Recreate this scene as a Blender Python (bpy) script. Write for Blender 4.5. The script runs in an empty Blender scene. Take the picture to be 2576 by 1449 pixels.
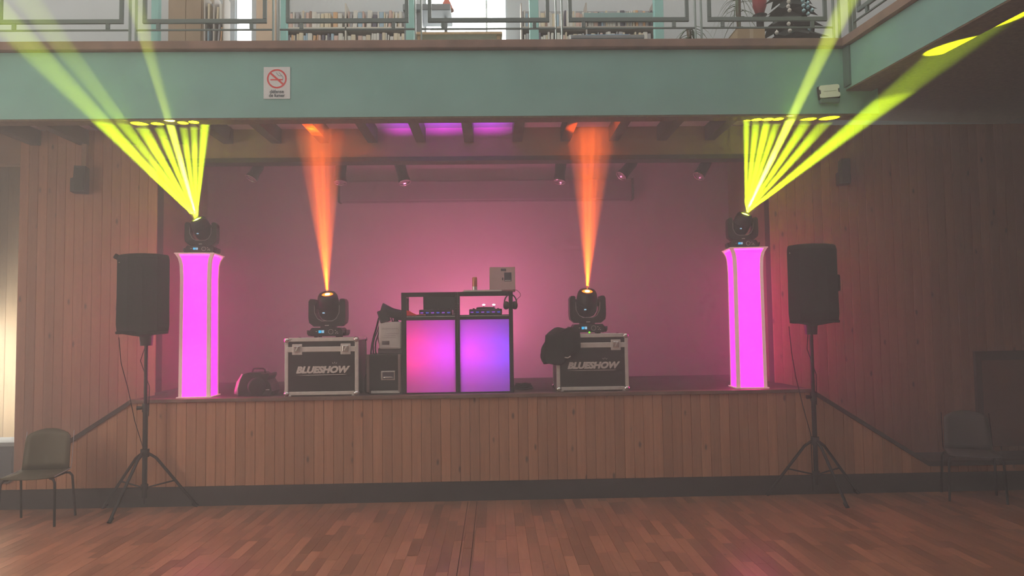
import bpy, bmesh, math, random
from mathutils import Matrix, Vector, Euler

random.seed(7)
R = math.radians
scene = bpy.context.scene
COL = scene.collection

# ------------------------------------------------------------------ camera
F_PX, W_PX, H_PX = 1860.0, 2576.0, 1449.0
CAM_H, YAW, PITCH, ROLL = 1.70, R(1.385), R(3.11), R(-0.80)
cam_d = bpy.data.cameras.new('camera')
cam_d.sensor_width = 36.0
cam_d.lens = 36.0 * F_PX / W_PX
cam = bpy.data.objects.new('camera', cam_d)
COL.objects.link(cam)
CAM_M = Matrix.Rotation(-YAW, 3, 'Z') @ Matrix.Rotation(math.pi / 2 + PITCH, 3, 'X') @ Matrix.Rotation(ROLL, 3, 'Z')
cam.matrix_world = Matrix.Translation((0, 0, CAM_H)) @ CAM_M.to_4x4()
cam_d.clip_start = 0.05
scene.camera = cam

# ------------------------------------------------------------------ colour management, sampling helpers
scene.view_settings.view_transform = 'Standard'
scene.view_settings.look = 'None'
scene.view_settings.exposure = 0.18
scene.view_settings.gamma = 1.0
scene.view_settings.use_curve_mapping = False
cy = scene.cycles
cy.use_denoising = True
cy.use_adaptive_sampling = True
cy.adaptive_threshold = 0.10
cy.adaptive_min_samples = 12
cy.max_bounces = 4
cy.diffuse_bounces = 2
cy.glossy_bounces = 2
cy.transmission_bounces = 2
cy.volume_bounces = 0
cy.transparent_max_bounces = 8
cy.sample_clamp_indirect = 8.0
cy.caustics_reflective = False
cy.caustics_refractive = False

# ------------------------------------------------------------------ world: daylight of the hall
world = bpy.data.worlds.new('hall_daylight')
scene.world = world
world.use_nodes = True
bg = world.node_tree.nodes['Background']
bg.inputs['Color'].default_value = (1.0, 0.91, 0.82, 1)
bg.inputs['Strength'].default_value = 0.95

HAZE_HALL = 0.031
HAZE_STAGE = 0.20
HAZE_FRONT = 0.065

# ------------------------------------------------------------------ geometry constants (metres, y = distance from the camera)
Y_FASCIA, Y_STAGE, Y_WALL, Y_BACK = 7.15, 7.44, 8.30, 9.75
Z_STAGE = 1.048
Z_SOFFIT, Z_UP = 3.78, 4.44


def at(px, py, y):
    """Point of the place seen at pixel (px, py) at distance y."""
    d = CAM_M @ Vector(((px - W_PX / 2) / F_PX, -(py - H_PX / 2) / F_PX, -1.0))
    t = y / d.y
    return Vector((d.x * t, y, CAM_H + d.z * t))


def xat(px, y, py=825):
    return at(px, py, y).x


# ------------------------------------------------------------------ materials
MATS = {}


def mat(name, col, rough=0.6, metal=0.0, emit=None, strength=0.0, noise=0.0, nscale=8.0, bump=0.0, spec=0.4):
    if name in MATS:
        return MATS[name]
    m = bpy.data.materials.new(name)
    m.use_nodes = True
    nt = m.node_tree
    b = nt.nodes['Principled BSDF']
    b.inputs['Base Color'].default_value = (*col, 1)
    b.inputs['Roughness'].default_value = rough
    b.inputs['Metallic'].default_value = metal
    b.inputs['Specular IOR Level'].default_value = spec
    if emit:
        b.inputs['Emission Color'].default_value = (*emit, 1)
        b.inputs['Emission Strength'].default_value = strength
    if noise or bump:
        tc = nt.nodes.new('ShaderNodeTexCoord')
        n = nt.nodes.new('ShaderNodeTexNoise')
        n.inputs['Scale'].default_value = nscale
        n.inputs['Detail'].default_value = 5
        nt.links.new(tc.outputs['Object'], n.inputs['Vector'])
        if noise:
            rp = nt.nodes.new('ShaderNodeValToRGB')
            rp.color_ramp.elements[0].position = 0.3
            rp.color_ramp.elements[1].position = 0.7
            rp.color_ramp.elements[0].color = (*[c * (1 - noise) for c in col], 1)
            rp.color_ramp.elements[1].color = (*[min(1, c * (1 + noise)) for c in col], 1)
            nt.links.new(n.outputs['Fac'], rp.inputs['Fac'])
            nt.links.new(rp.outputs['Color'], b.inputs['Base Color'])
        if bump:
            bp = nt.nodes.new('ShaderNodeBump')
            bp.inputs['Strength'].default_value = bump
            bp.inputs['Distance'].default_value = 0.01
            nt.links.new(n.outputs['Fac'], bp.inputs['Height'])
            nt.links.new(bp.outputs['Normal'], b.inputs['Normal'])
    MATS[name] = m
    return m


def wood(name, c1, c2, knot, rough=0.5, axis='Z', spread=0.25, spec=0.4):
    """Boards: grain along axis, a tone of its own for each piece, a few knots."""
    m = bpy.data.materials.new(name)
    m.use_nodes = True
    nt = m.node_tree
    L = nt.links.new
    b = nt.nodes['Principled BSDF']
    b.inputs['Roughness'].default_value = rough
    b.inputs['Specular IOR Level'].default_value = spec
    tc = nt.nodes.new('ShaderNodeTexCoord')
    oi = nt.nodes.new('ShaderNodeObjectInfo')
    mul = nt.nodes.new('ShaderNodeMath'); mul.operation = 'MULTIPLY'; mul.inputs[1].default_value = 57.0
    L(oi.outputs['Random'], mul.inputs[0])
    add = nt.nodes.new('ShaderNodeVectorMath'); add.operation = 'ADD'
    L(tc.outputs['Object'], add.inputs[0]); L(mul.outputs[0], add.inputs[1])
    mp = nt.nodes.new('ShaderNodeMapping')
    mp.inputs['Scale'].default_value = {'Z': (40, 40, 2.2), 'Y': (40, 2.2, 40), 'X': (2.2, 40, 40)}[axis]
    L(add.outputs[0], mp.inputs['Vector'])
    n = nt.nodes.new('ShaderNodeTexNoise'); n.inputs['Scale'].default_value = 1.0; n.inputs['Detail'].default_value = 4
    L(mp.outputs[0], n.inputs['Vector'])
    rp = nt.nodes.new('ShaderNodeValToRGB')
    rp.color_ramp.elements[0].position = 0.3; rp.color_ramp.elements[1].position = 0.72
    rp.color_ramp.elements[0].color = (*c1, 1); rp.color_ramp.elements[1].color = (*c2, 1)
    L(n.outputs['Fac'], rp.inputs['Fac'])
    # knots
    mk = nt.nodes.new('ShaderNodeMapping')
    mk.inputs['Scale'].default_value = {'Z': (7, 7, 3), 'Y': (7, 3, 7), 'X': (3, 7, 7)}[axis]
    L(add.outputs[0], mk.inputs['Vector'])
    v = nt.nodes.new('ShaderNodeTexVoronoi'); v.inputs['Scale'].default_value = 1.0
    L(mk.outputs[0], v.inputs['Vector'])
    kr = nt.nodes.new('ShaderNodeValToRGB')
    kr.color_ramp.elements[0].position = 0.05; kr.color_ramp.elements[1].position = 0.13
    kr.color_ramp.elements[0].color = (1, 1, 1, 1); kr.color_ramp.elements[1].color = (0, 0, 0, 1)
    L(v.outputs['Distance'], kr.inputs['Fac'])
    mx = nt.nodes.new('ShaderNodeMixRGB'); mx.inputs[2].default_value = (*knot, 1)
    L(kr.outputs['Color'], mx.inputs[0]); L(rp.outputs['Color'], mx.inputs[1])
    # tone for each piece
    ma = nt.nodes.new('ShaderNodeMapRange')
    ma.inputs['To Min'].default_value = 1 - spread; ma.inputs['To Max'].default_value = 1 + spread
    L(oi.outputs['Random'], ma.inputs['Value'])
    hsv = nt.nodes.new('ShaderNodeHueSaturation')
    L(ma.outputs[0], hsv.inputs['Value']); L(mx.outputs[0], hsv.inputs['Color'])
    L(hsv.outputs['Color'], b.inputs['Base Color'])
    return m


M_BLACK = mat('black_plastic', (0.018, 0.018, 0.02), 0.45)
M_BLACK_MATT = mat('black_cloth', (0.016, 0.015, 0.017), 0.95, spec=0.1)
M_GRILLE = mat('black_grille', (0.022, 0.022, 0.024), 0.8, noise=0.5, nscale=220)
M_TUBE = mat('black_steel', (0.03, 0.03, 0.033), 0.35, 0.6)
M_ALU = mat('aluminium', (0.78, 0.76, 0.74), 0.42, 0.35, noise=0.1, nscale=25)
M_CHROME = mat('chrome', (0.8, 0.8, 0.8), 0.15, 1.0)
M_LAMINATE = mat('black_laminate', (0.02, 0.018, 0.02), 0.5, noise=0.25, nscale=60)
M_PRINT = mat('white_print', (0.72, 0.68, 0.66), 0.7)
M_GREEN = mat('green_paint', (0.20, 0.41, 0.395), 0.75, noise=0.06, nscale=3, bump=0.15)
M_GREEN_DARK = mat('green_dark_paint', (0.10, 0.18, 0.165), 0.6)
M_RAIL = mat('railing_paint', (0.10, 0.15, 0.15), 0.45)
M_POST = mat('post_paint', (0.20, 0.27, 0.26), 0.35, 0.3)
M_COLUMN = mat('column_paint', (0.30, 0.62, 0.60), 0.6, noise=0.05)
M_TRIM = mat('brown_trim', (0.20, 0.125, 0.10), 0.55, noise=0.25, nscale=6)
M_DARKTRIM = mat('dark_trim', (0.055, 0.035, 0.032), 0.6, noise=0.2, nscale=6)
M_PLINTH = mat('plinth_paint', (0.045, 0.036, 0.042), 0.6, noise=0.2, nscale=5)
M_BACK = mat('backwall_paint', (0.60, 0.55, 0.55), 0.9, noise=0.03, nscale=2, bump=0.05)
M_CEIL = mat('ceiling_paint', (0.58, 0.55, 0.53), 0.9, noise=0.04)
M_STAGEFLOOR = mat('stage_floor_paint', (0.05, 0.035, 0.035), 0.6, noise=0.3, nscale=5)
M_WHITE = mat('white_paint', (0.62, 0.69, 0.73), 0.8, noise=0.03, nscale=2)
M_HEADER = mat('header_wood', (0.38, 0.24, 0.15), 0.7, noise=0.12, nscale=4)
M_JOIST = mat('joist_wood', (0.085, 0.05, 0.035), 0.7, noise=0.25, nscale=6)
M_SOFFIT = mat('soffit_wood', (0.13, 0.085, 0.05), 0.75, noise=0.35, nscale=25)
M_DARKWOOD = mat('dark_wood', (0.07, 0.045, 0.03), 0.6, noise=0.2, nscale=5)
M_BOARD = wood('wall_board', (0.45, 0.22, 0.13), (0.55, 0.29, 0.175), (0.14, 0.07, 0.04), 0.6, 'Z', 0.14, 0.25)
M_PINE = wood('pine_board', (0.62, 0.44, 0.24), (0.72, 0.54, 0.32), (0.3, 0.16, 0.07), 0.5, 'Z', 0.12)
M_PARQUET = wood('parquet', (0.33, 0.142, 0.085), (0.41, 0.19, 0.115), (0.2, 0.1, 0.05), 0.33, 'Y', 0.34, 0.9)
M_CARCASS = mat('dark_carcass', (0.05, 0.03, 0.022), 0.9)
M_FABRIC_GLOW = mat('tower_fabric', (0.75, 0.70, 0.66), 0.9, emit=(1.0, 0.55, 0.5), strength=0.28)  # weak emission stands in for tower light glowing through the cloth
M_FABRIC_GLOW.cycles.emission_sampling = 'NONE'


def emitter(name, col, s):
    m = mat(name, (0.02, 0.02, 0.02), 0.5, emit=col, strength=s)
    m.cycles.emission_sampling = 'NONE'      # tiny lamps: found by bounced rays only
    return m


M_TOWER = mat('tower_glow', (0.6, 0.2, 0.5), 0.9, emit=(1.0, 0.0085, 0.32), strength=5.5)
M_LENS_Y = emitter('lens_yellow', (0.85, 1.0, 0.05), 30)
M_LENS_O = emitter('lens_orange', (1.0, 0.16, 0.01), 4.0)
M_LENS_HOT = emitter('lens_core', (1.0, 0.75, 0.35), 14)
M_CYAN = emitter('display_cyan', (0.02, 0.45, 0.8), 1.2)
M_DISP = emitter('display_white', (0.35, 0.6, 0.8), 0.9)
M_LED_G = emitter('led_green', (0.15, 0.8, 0.02), 1.5)


# ------------------------------------------------------------------ mesh helper
class MB:
    def __init__(self):
        self.v, self.f, self.s = [], [], []

    def _add(self, vs, fs, smooth=False):
        k = len(self.v)
        self.v += [tuple(p) for p in vs]
        for f in fs:
            self.f.append([i + k for i in f]); self.s.append(smooth)
        return self

    def box(self, c, s, rot=None, ch=0.0):
        hx, hy, hz = s[0] / 2, s[1] / 2, s[2] / 2
        if ch <= 0:
            vs = [Vector((x * hx, y * hy, z * hz)) for z in (-1, 1) for y in (-1, 1) for x in (-1, 1)]
            fs = [(0, 2, 3, 1), (4, 5, 7, 6), (0, 1, 5, 4), (2, 6, 7, 3), (0, 4, 6, 2), (1, 3, 7, 5)]
        else:
            bm = bmesh.new()
            bmesh.ops.create_cube(bm, size=1.0)
            for q in bm.verts:
                q.co = Vector((q.co.x * s[0], q.co.y * s[1], q.co.z * s[2]))
            bmesh.ops.bevel(bm, geom=list(bm.edges), offset=min(ch, min(s) * 0.45), segments=2, affect='EDGES', profile=0.5)
            bm.verts.index_update()
            vs = [q.co.copy() for q in bm.verts]
            fs = [[q.index for q in f.verts] for f in bm.faces]
            bm.free()
        if rot is not None:
            m = rot if isinstance(rot, Matrix) else Euler(rot).to_matrix()
            vs = [m @ p for p in vs]
        c = Vector(c)
        return self._add([p + c for p in vs], fs)

    def bb(self, x0, x1, y0, y1, z0, z1, ch=0.0):
        return self.box(((x0 + x1) / 2, (y0 + y1) / 2, (z0 + z1) / 2), (abs(x1 - x0), abs(y1 - y0), abs(z1 - z0)), None, ch)

    def cyl(self, p0, p1, r0, r1=None, n=14, caps=True, smooth=True):
        r1 = r0 if r1 is None else r1
        p0, p1 = Vector(p0), Vector(p1)
        d = (p1 - p0).normalized()
        a = d.orthogonal().normalized(); b = d.cross(a)
        vs = []
        for p, r in ((p0, r0), (p1, r1)):
            for i in range(n):
                t = 2 * math.pi * i / n
                vs.append(p + (a * math.cos(t) + b * math.sin(t)) * r)
        fs = [(i, (i + 1) % n, n + (i + 1) % n, n + i) for i in range(n)]
        self._add(vs, fs, smooth)
        if caps:
            self._add(vs[:n], [list(range(n))[::-1]])
            self._add(vs[n:], [list(range(n))])
        return self

    def tube(self, pts, r, n=8):
        pts = [Vector(p) for p in pts]
        vs, fs = [], []
        a = None
        for i, p in enumerate(pts):
            d = (pts[min(i + 1, len(pts) - 1)] - pts[max(i - 1, 0)]).normalized()
            if a is None:
                a = d.orthogonal().normalized()
            else:
                a = (a - d * a.dot(d)).normalized()
            b = d.cross(a)
            for j in range(n):
                t = 2 * math.pi * j / n
                vs.append(p + (a * math.cos(t) + b * math.sin(t)) * r)
        for i in range(len(pts) - 1):
            for j in range(n):
                fs.append((i * n + j, i * n + (j + 1) % n, (i + 1) * n + (j + 1) % n, (i + 1) * n + j))
        self._add(vs, fs, True)
        self._add(vs[:n], [list(range(n))[::-1]]); self._add(vs[-n:], [list(range(n))])
        return self

    def lathe(self, prof, origin=(0, 0, 0), axis=(0, 0, 1), n=20, smooth=True):
        """prof: (radius, height) pairs along axis."""
        o, d = Vector(origin), Vector(axis).normalized()
        a = d.orthogonal().normalized(); b = d.cross(a)
        vs, fs = [], []
        for r, h in prof:
            for j in range(n):
                t = 2 * math.pi * j / n
                vs.append(o + d * h + (a * math.cos(t) + b * math.sin(t)) * max(r, 1e-4))
        for i in range(len(prof) - 1):
            for j in range(n):
                fs.append((i * n + j, i * n + (j + 1) % n, (i + 1) * n + (j + 1) % n, (i + 1) * n + j))
        return self._add(vs, fs, smooth)

    def prism(self, poly, y0, y1):
        """poly: (x, z) outline, counter-clockwise seen from -y; from depth y0 to y1."""
        n = len(poly)
        vs = [(x, y0, z) for x, z in poly] + [(x, y1, z) for x, z in poly]
        fs = [list(range(n)), list(range(n, 2 * n))[::-1]]
        fs += [(i, n + i, n + (i + 1) % n, (i + 1) % n) for i in range(n)]
        return self._add(vs, fs)

    def slab(self, poly, z0, z1):
        n = len(poly)
        vs = [(x, y, z0) for x, y in poly] + [(x, y, z1) for x, y in poly]
        fs = [list(range(n))[::-1], list(range(n, 2 * n))]
        fs += [(i, (i + 1) % n, n + (i + 1) % n, n + i) for i in range(n)]
        return self._add(vs, fs)

    def quad(self, a, b, c, d):
        return self._add([a, b, c, d], [(0, 1, 2, 3)])

    def mesh(self, name, m):
        me = bpy.data.meshes.new(name)
        me.from_pydata([tuple(p) for p in self.v], [], self.f)
        me.polygons.foreach_set('use_smooth', self.s)
        bm = bmesh.new(); bm.from_mesh(me)
        bmesh.ops.recalc_face_normals(bm, faces=bm.faces)
        bm.to_mesh(me); bm.free()
        if m:
            me.materials.append(m)
        me.update()
        return me

    def build(self, name, m, parent=None, loc=None, **tags):
        o = bpy.data.objects.new(name, self.mesh(name, m))
        COL.objects.link(o)
        if loc is not None:
            o.location = loc
        if parent is not None:
            o.parent = parent
        for k, v in tags.items():
            o[k] = v
        return o


def tag(o, label, category, group=None, kind=None):
    o['label'] = label; o['category'] = category
    if group:
        o['group'] = group
    if kind:
        o['kind'] = kind
    return o


def thing(name, label, category, loc=(0, 0, 0), rz=0.0, group=None):
    o = bpy.data.objects.new(name, None)
    COL.objects.link(o)
    o.empty_display_size = 0.1
    o.location = loc
    o.rotation_euler = (0, 0, rz)
    return tag(o, label, category, group)


def struct(name, mb, m, label, category, parent=None):
    o = mb.build(name, m, parent)
    o['kind'] = 'structure'
    return tag(o, label, category)


def inst(name, me, parent, loc, rot=None, scale=None):
    o = bpy.data.objects.new(name, me)
    COL.objects.link(o)
    o.parent = parent
    o.location = loc
    if rot:
        o.rotation_euler = rot
    if scale:
        o.scale = scale
    return o


def copy_tree(o, parent=None):
    c = o.copy(); COL.objects.link(c); c.parent = parent
    for ch in o.children:
        copy_tree(ch, c)
    return c


def text_mesh(s, size, m, shear=0.0, offset=0.0, depth=0.001, width=None):
    cu = bpy.data.curves.new('lettering', 'FONT')
    cu.body = s; cu.size = size; cu.shear = shear; cu.offset = offset; cu.extrude = depth
    cu.align_x = 'CENTER'; cu.align_y = 'CENTER'; cu.resolution_u = 3
    tmp = bpy.data.objects.new('lettering_tmp', cu)
    COL.objects.link(tmp)
    dg = bpy.context.evaluated_depsgraph_get()
    me = bpy.data.meshes.new_from_object(tmp.evaluated_get(dg))
    bpy.data.objects.remove(tmp)
    xs = [v.co.x for v in me.vertices]
    k = (width / (max(xs) - min(xs))) if width else 1.0
    for v in me.vertices:   # stand the letters up, reading from -y
        v.co = Vector((v.co.x * k, -v.co.z, v.co.y))
    me.materials.clear(); me.materials.append(m)
    return me


def spot(name, parent, p, target, full_deg, power, col, blend=0.5, radius=0.012):
    d = bpy.data.lights.new(name, 'SPOT')
    d.energy = power; d.color = col; d.spot_size = R(full_deg); d.spot_blend = blend
    d.shadow_soft_size = radius
    o = bpy.data.objects.new(name, d)
    COL.objects.link(o)
    w = Matrix.Translation(p) @ (Vector(target) - Vector(p)).to_track_quat('-Z', 'Y').to_matrix().to_4x4()
    if parent is not None:
        bpy.context.view_layer.update()
        o.parent = parent
        o.matrix_parent_inverse = parent.matrix_world.inverted()
    o.matrix_world = w
    return o


def area(name, p, target, sx, sy, power, col, parent=None, spread=180):
    d = bpy.data.lights.new(name, 'AREA')
    d.spread = R(spread); d.shape = 'RECTANGLE'; d.size = sx; d.size_y = sy; d.energy = power; d.color = col
    o = bpy.data.objects.new(name, d)
    COL.objects.link(o)
    w = Matrix.Translation(p) @ (Vector(target) - Vector(p)).to_track_quat('-Z', 'Y').to_matrix().to_4x4()
    if parent is not None:
        bpy.context.view_layer.update()
        o.parent = parent
        o.matrix_parent_inverse = parent.matrix_world.inverted()
    o.matrix_world = w
    return o


# ================================================================== THE HALL
X_L, X_R = -6.9, 6.3                       # outer side walls of the hall
XJ_L, XJ_R = xat(392, Y_WALL), xat(1945, Y_WALL)   # sides of the stage opening
XD_L = xat(40, Y_WALL, 900)                # edge of the doorway at the far left
Z_CEIL = 3.98
Z_HEAD = 3.60

# ---- floor
fl = MB().bb(X_L - 0.3, X_R + 0.3, -2.6, 11.2, -0.2, -0.012)
floor = struct('floor', fl, M_CARCASS, 'worn brown strip parquet floor of the hall', 'floor')
PW, PL = 0.084, 0.46
cols = int((X_R - X_L) / PW)
pieces = []
for i in range(cols):
    x = X_L + (i + 0.5) * PW
    off = random.random() * PL
    y = Y_STAGE - 0.004
    first = True
    while y > 0.2:
        l = off if first else PL
        first = False
        if l < 0.05:
            continue
        y0 = max(y - l, 0.2)
        pieces.append((x, (y + y0) / 2, y - y0))
        y = y0
half_w = 0.72
vis = [p for p in pieces if p[1] > 5.0 and abs(p[0] - 0.17) < p[1] * half_w]
vis.sort(key=lambda p: p[1])
singles = set(id(p) for p in vis[:300])
me_p = MB().box((0, 0, -0.006), (PW - 0.0012, 1.0, 0.012)).mesh('floor_strip', M_PARQUET)
rest = MB()
rest_far = []
for p in pieces:
    if id(p) in singles:
        inst('floor_strip', me_p, floor, (p[0], p[1], random.uniform(-0.0005, 0.0005)), None, (1, p[2] - 0.0012, 1))
    else:
        rest_far.append(p)
# the remaining strips: one joined part, its tone per strip by a colour attribute
M_PARQUET2 = M_PARQUET.copy(); M_PARQUET2.name = 'parquet_strips'
nt = M_PARQUET2.node_tree
oi = [n for n in nt.nodes if n.type == 'OBJECT_INFO'][0]
att = nt.nodes.new('ShaderNodeAttribute'); att.attribute_name = 'piece'
for l in list(nt.links):
    if l.from_node == oi:
        to = l.to_socket
        nt.links.remove(l)
        nt.links.new(att.outputs['Fac'], to)
for p in rest_far:
    rest.box((p[0], p[1], -0.006), (PW - 0.0012, p[2] - 0.0012, 0.012))
ro = rest.build('floor_strips', M_PARQUET2, floor)
ro['kind'] = 'stuff'
a = ro.data.attributes.new('piece', 'FLOAT', 'FACE')
vals = []
for p in rest_far:
    vals += [random.random()] * 6
a.data.foreach_set('value', vals)

# two dark joints running down the middle of the floor
for pxa, pxb in ((1176, 1183), (1199, 1213)):
    x_, y_ = xat(pxa, 7.25, 1272), 7.40
    MB().bb(x_ - 0.0025, x_ + 0.0025, 0.25, y_, 0.0004, 0.0012).build('floor_joint', mat('joint_dark', (0.03, 0.018, 0.014), 0.8), floor)

# ---- stage platform, front cladding, stairs
XS_L, XS_R = xat(330, Y_STAGE, 1000), xat(2040, Y_STAGE, 985)
XT_L, XT_R = XS_L - 1.17, XS_R + 1.17      # foot of the sloping trims
Z_LAND = 0.30
XE_L, XE_R = XD_L, X_R
st = MB().bb(XS_L, XS_R, Y_STAGE + 0.03, Y_WALL, 0.0, Z_STAGE - 0.002)
st.bb(XJ_L - 0.1, XJ_R + 0.1, Y_WALL, Y_BACK, 0.0, Z_STAGE - 0.002)
struct('floor_stage', st, M_STAGEFLOOR, 'dark painted wooden stage floor behind the board front', 'stage floor')
for side, xs, xt, xe in ((-1, XS_L, XT_L, XE_L), (1, XS_R, XT_R, XE_R)):
    s = MB()
    n = 5
    for k in range(n):
        a0 = xs + (xt - xs) * k / n
        b0 = xs + (xt - xs) * (k + 1) / n
        z = Z_STAGE - (Z_STAGE - Z_LAND) * (k + 1) / n - 0.06
        s.bb(a0, b0, Y_STAGE + 0.03, Y_WALL, 0.0, max(z, 0.2))
    if side > 0:
        s.bb(xt, xe, Y_STAGE + 0.03, Y_WALL, 0.0, Z_LAND - 0.06)
    struct('floor_stairs', s, M_STAGEFLOOR, 'dark side steps down from the stage %s' % ('by the bright doorway' if side < 0 else 'on the dim side of the hall'), 'stairs')

# plinth
pl = MB().bb(XE_L, XE_R, Y_STAGE - 0.012, Y_STAGE + 0.03, 0.0, 0.19)
struct('baseboard_stage', pl, M_PLINTH, 'dark painted plinth along the foot of the stage front', 'baseboard')
car = MB().bb(XS_L, XS_R, Y_STAGE + 0.012, Y_STAGE + 0.03, 0.19, Z_STAGE - 0.03)
wf = struct('wall_stage_front', car, M_CARCASS, 'stage front clad in upright brown wooden boards', 'stage front')


def ztop(x):
    if XS_L <= x <= XS_R:
        return Z_STAGE - 0.02
    if x < XS_L:
        return max(Z_LAND, Z_STAGE - (XS_L - x) / 1.17 * (Z_STAGE - Z_LAND)) - 0.03
    return max(Z_LAND, Z_STAGE - (x - XS_R) / 1.17 * (Z_STAGE - Z_LAND)) - 0.03


BW = 0.0965
me_b = None


def board_mesh(w, z0, za, zb, t=0.014, m=None):
    """one upright board, front edges chamfered (a V joint), its top sloping from za to zb."""
    h = w / 2 - 0.0008
    c = 0.004
    prof = [(-h, t), (-h, c), (-h + c, 0), (h - c, 0), (h, c), (h, t)]
    vs, n = [], len(prof)
    for x, y in prof:
        vs.append((x, y, z0))
    for x, y in prof:
        vs.append((x, y, za + (zb - za) * (x + w / 2) / w))
    mb = MB()
    mb._add(vs, [list(range(n)), list(range(n, 2 * n))[::-1]] + [(i, (i + 1) % n, n + (i + 1) % n, n + i) for i in range(n)])
    return mb.mesh('board', m or M_BOARD)


me_full = board_mesh(BW, 0.19, Z_STAGE - 0.02, Z_STAGE - 0.02)
x = XE_L + BW / 2
while x < XE_R - BW / 2:
    if XS_L + BW / 2 < x < XS_R - BW / 2:
        me = me_full
    else:
        me = board_mesh(BW, 0.19, ztop(x - BW / 2), ztop(x + BW / 2))
    inst('board', me, wf, (x, Y_STAGE - 0.002 + random.uniform(-0.001, 0.001), 0))
    x += BW

# nosing and sloping trims
tr = MB().bb(XS_L - 0.01, XS_R + 0.01, Y_STAGE - 0.03, Y_STAGE + 0.10, Z_STAGE - 0.036, Z_STAGE, 0.006)
struct('trim_1', tr, M_TRIM, 'brown wooden nosing along the stage edge', 'trim')
for k, (xs, xt, xe, s) in enumerate(((XS_L, XT_L, XE_L, -1), (XS_R, XT_R, XE_R, 1))):
    t = MB()
    poly = [(xs, Z_STAGE - 0.045), (xs, Z_STAGE), (xt, Z_LAND), (xt, Z_LAND - 0.045)]
    if s > 0:
        poly = poly[::-1]
    t.prism(poly[::-1], Y_STAGE - 0.02, Y_STAGE + 0.03)
    if s > 0:
        t.bb(xt, xe, Y_STAGE - 0.02, Y_STAGE + 0.03, Z_LAND - 0.045, Z_LAND)
    else:
        t.bb(xe, xt, Y_STAGE - 0.02, Y_STAGE + 0.03, Z_LAND - 0.045, Z_LAND)
    struct('trim_%d' % (2 + k), t, M_DARKTRIM, 'dark sloping trim over the side steps %s' % ('beside the olive chair' if s < 0 else 'on the dim side'), 'trim')

# ---- board walls beside the stage opening
WB = 0.1025
for nm, x0, x1, lab in (('wall_left', XD_L, XJ_L, 'wall of upright brown boards between the doorway and the stage'),
                        ('wall_right', XJ_R, X_R, 'dim wall of upright brown boards on the shaded side of the stage')):
    w = struct(nm, MB().bb(x0, x1, Y_WALL + 0.012, Y_WALL + 0.16, 0.0, Z_CEIL), M_CARCASS, lab, 'wall')
    n = int(round((x1 - x0) / WB)); bw = (x1 - x0) / n
    me = board_mesh(bw, 0.0, Z_CEIL, Z_CEIL)
    for i in range(n):
        inst('board', me, w, (x0 + (i + 0.5) * bw, Y_WALL - 0.002 + random.uniform(-0.001, 0.001), 0))

# header over the opening, wings, back wall
h = MB().bb(XJ_L, XJ_R, Y_WALL, Y_WALL + 0.16, Z_HEAD + 0.05, Z_CEIL)
struct('wall_header', h, M_HEADER, 'brown panel above the stage opening', 'wall')
h = MB().bb(XJ_L, XJ_R, Y_WALL - 0.02, Y_WALL + 0.18, Z_HEAD, Z_HEAD + 0.05)
struct('trim_4', h, M_DARKTRIM, 'dark wooden lintel strip under the panel above the stage', 'trim')
for nm, xa, xb, lab in (('wall_wing_left', XJ_L - 0.12, XJ_L, 'dark return wall of the stage behind the magenta tower near the doorway'),
                        ('wall_wing_right', XJ_R, XJ_R + 0.12, 'dark return wall of the stage behind the magenta tower on the dim side')):
    w = MB().bb(xa, xb, Y_WALL + 0.16, Y_BACK, Z_STAGE, Z_CEIL)
    struct(nm, w, M_HEADER, lab, 'wall')
bw_ = MB().bb(XJ_L - 0.3, XJ_R + 0.3, Y_BACK, Y_BACK + 0.15, 0.0, Z_CEIL)
struct('wall_back', bw_, M_BACK, 'plain pale back wall of the stage', 'wall')
XC = xat(2120, Y_FASCIA, 200)              # corner with the side balcony
c = MB().bb(X_L, XC + 0.3, Y_FASCIA + 0.02, 10.9, Z_CEIL, Z_CEIL + 0.14)
struct('ceiling_stage', c, M_CEIL, 'pale ceiling between the joists under the balcony', 'ceiling')

# joists under the balcony
jm = MB().bb(-0.054, 0.054, Y_FASCIA + 0.17, Y_WALL - 0.001, 3.815, Z_CEIL).mesh('joist', M_JOIST)
jt = bpy.data.objects.new('ceiling_joists', None); COL.objects.link(jt)
tag(jt, 'row of dark wooden joists under the balcony', 'joists', kind='structure')
k = -12
while True:
    px = 1059 + 121 * k
    xj = xat(px, Y_WALL, 350)
    if px > 1830:
        break
    if xj > X_L:
        inst('joist', jm, jt, (xj, 0, 0))
    k += 1

# unseen light bar added behind the balcony beam, tinting three ceiling bays violet
xb0, xb1 = xat(948, 7.4, 300), xat(1285, 7.4, 300)
lb = thing('led_bar', 'slim black LED bar behind the balcony beam lighting three ceiling bays violet', 'led bar', ((xb0 + xb1) / 2, 7.35, 3.80))
MB().bb((xb0 - xb1) / 2, (xb1 - xb0) / 2, -0.03, 0.02, 0.0, 0.03, 0.004).build('housing', M_BLACK, lb)
MB().bb((xb0 - xb1) / 2 + 0.02, (xb1 - xb0) / 2 - 0.02, -0.015, 0.012, 0.03, 0.034).build('diffuser', emitter('led_violet', (0.5, 0.02, 1.0), 1.0), lb)
area('led_strip', Vector(lb.location) + Vector((0, 0.0, 0.045)), Vector(lb.location) + Vector((0, 0.5, 0.225)), xb1 - xb0 - 0.06, 0.02, 20, (0.45, 0.02, 1.0), lb, 36)

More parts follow.
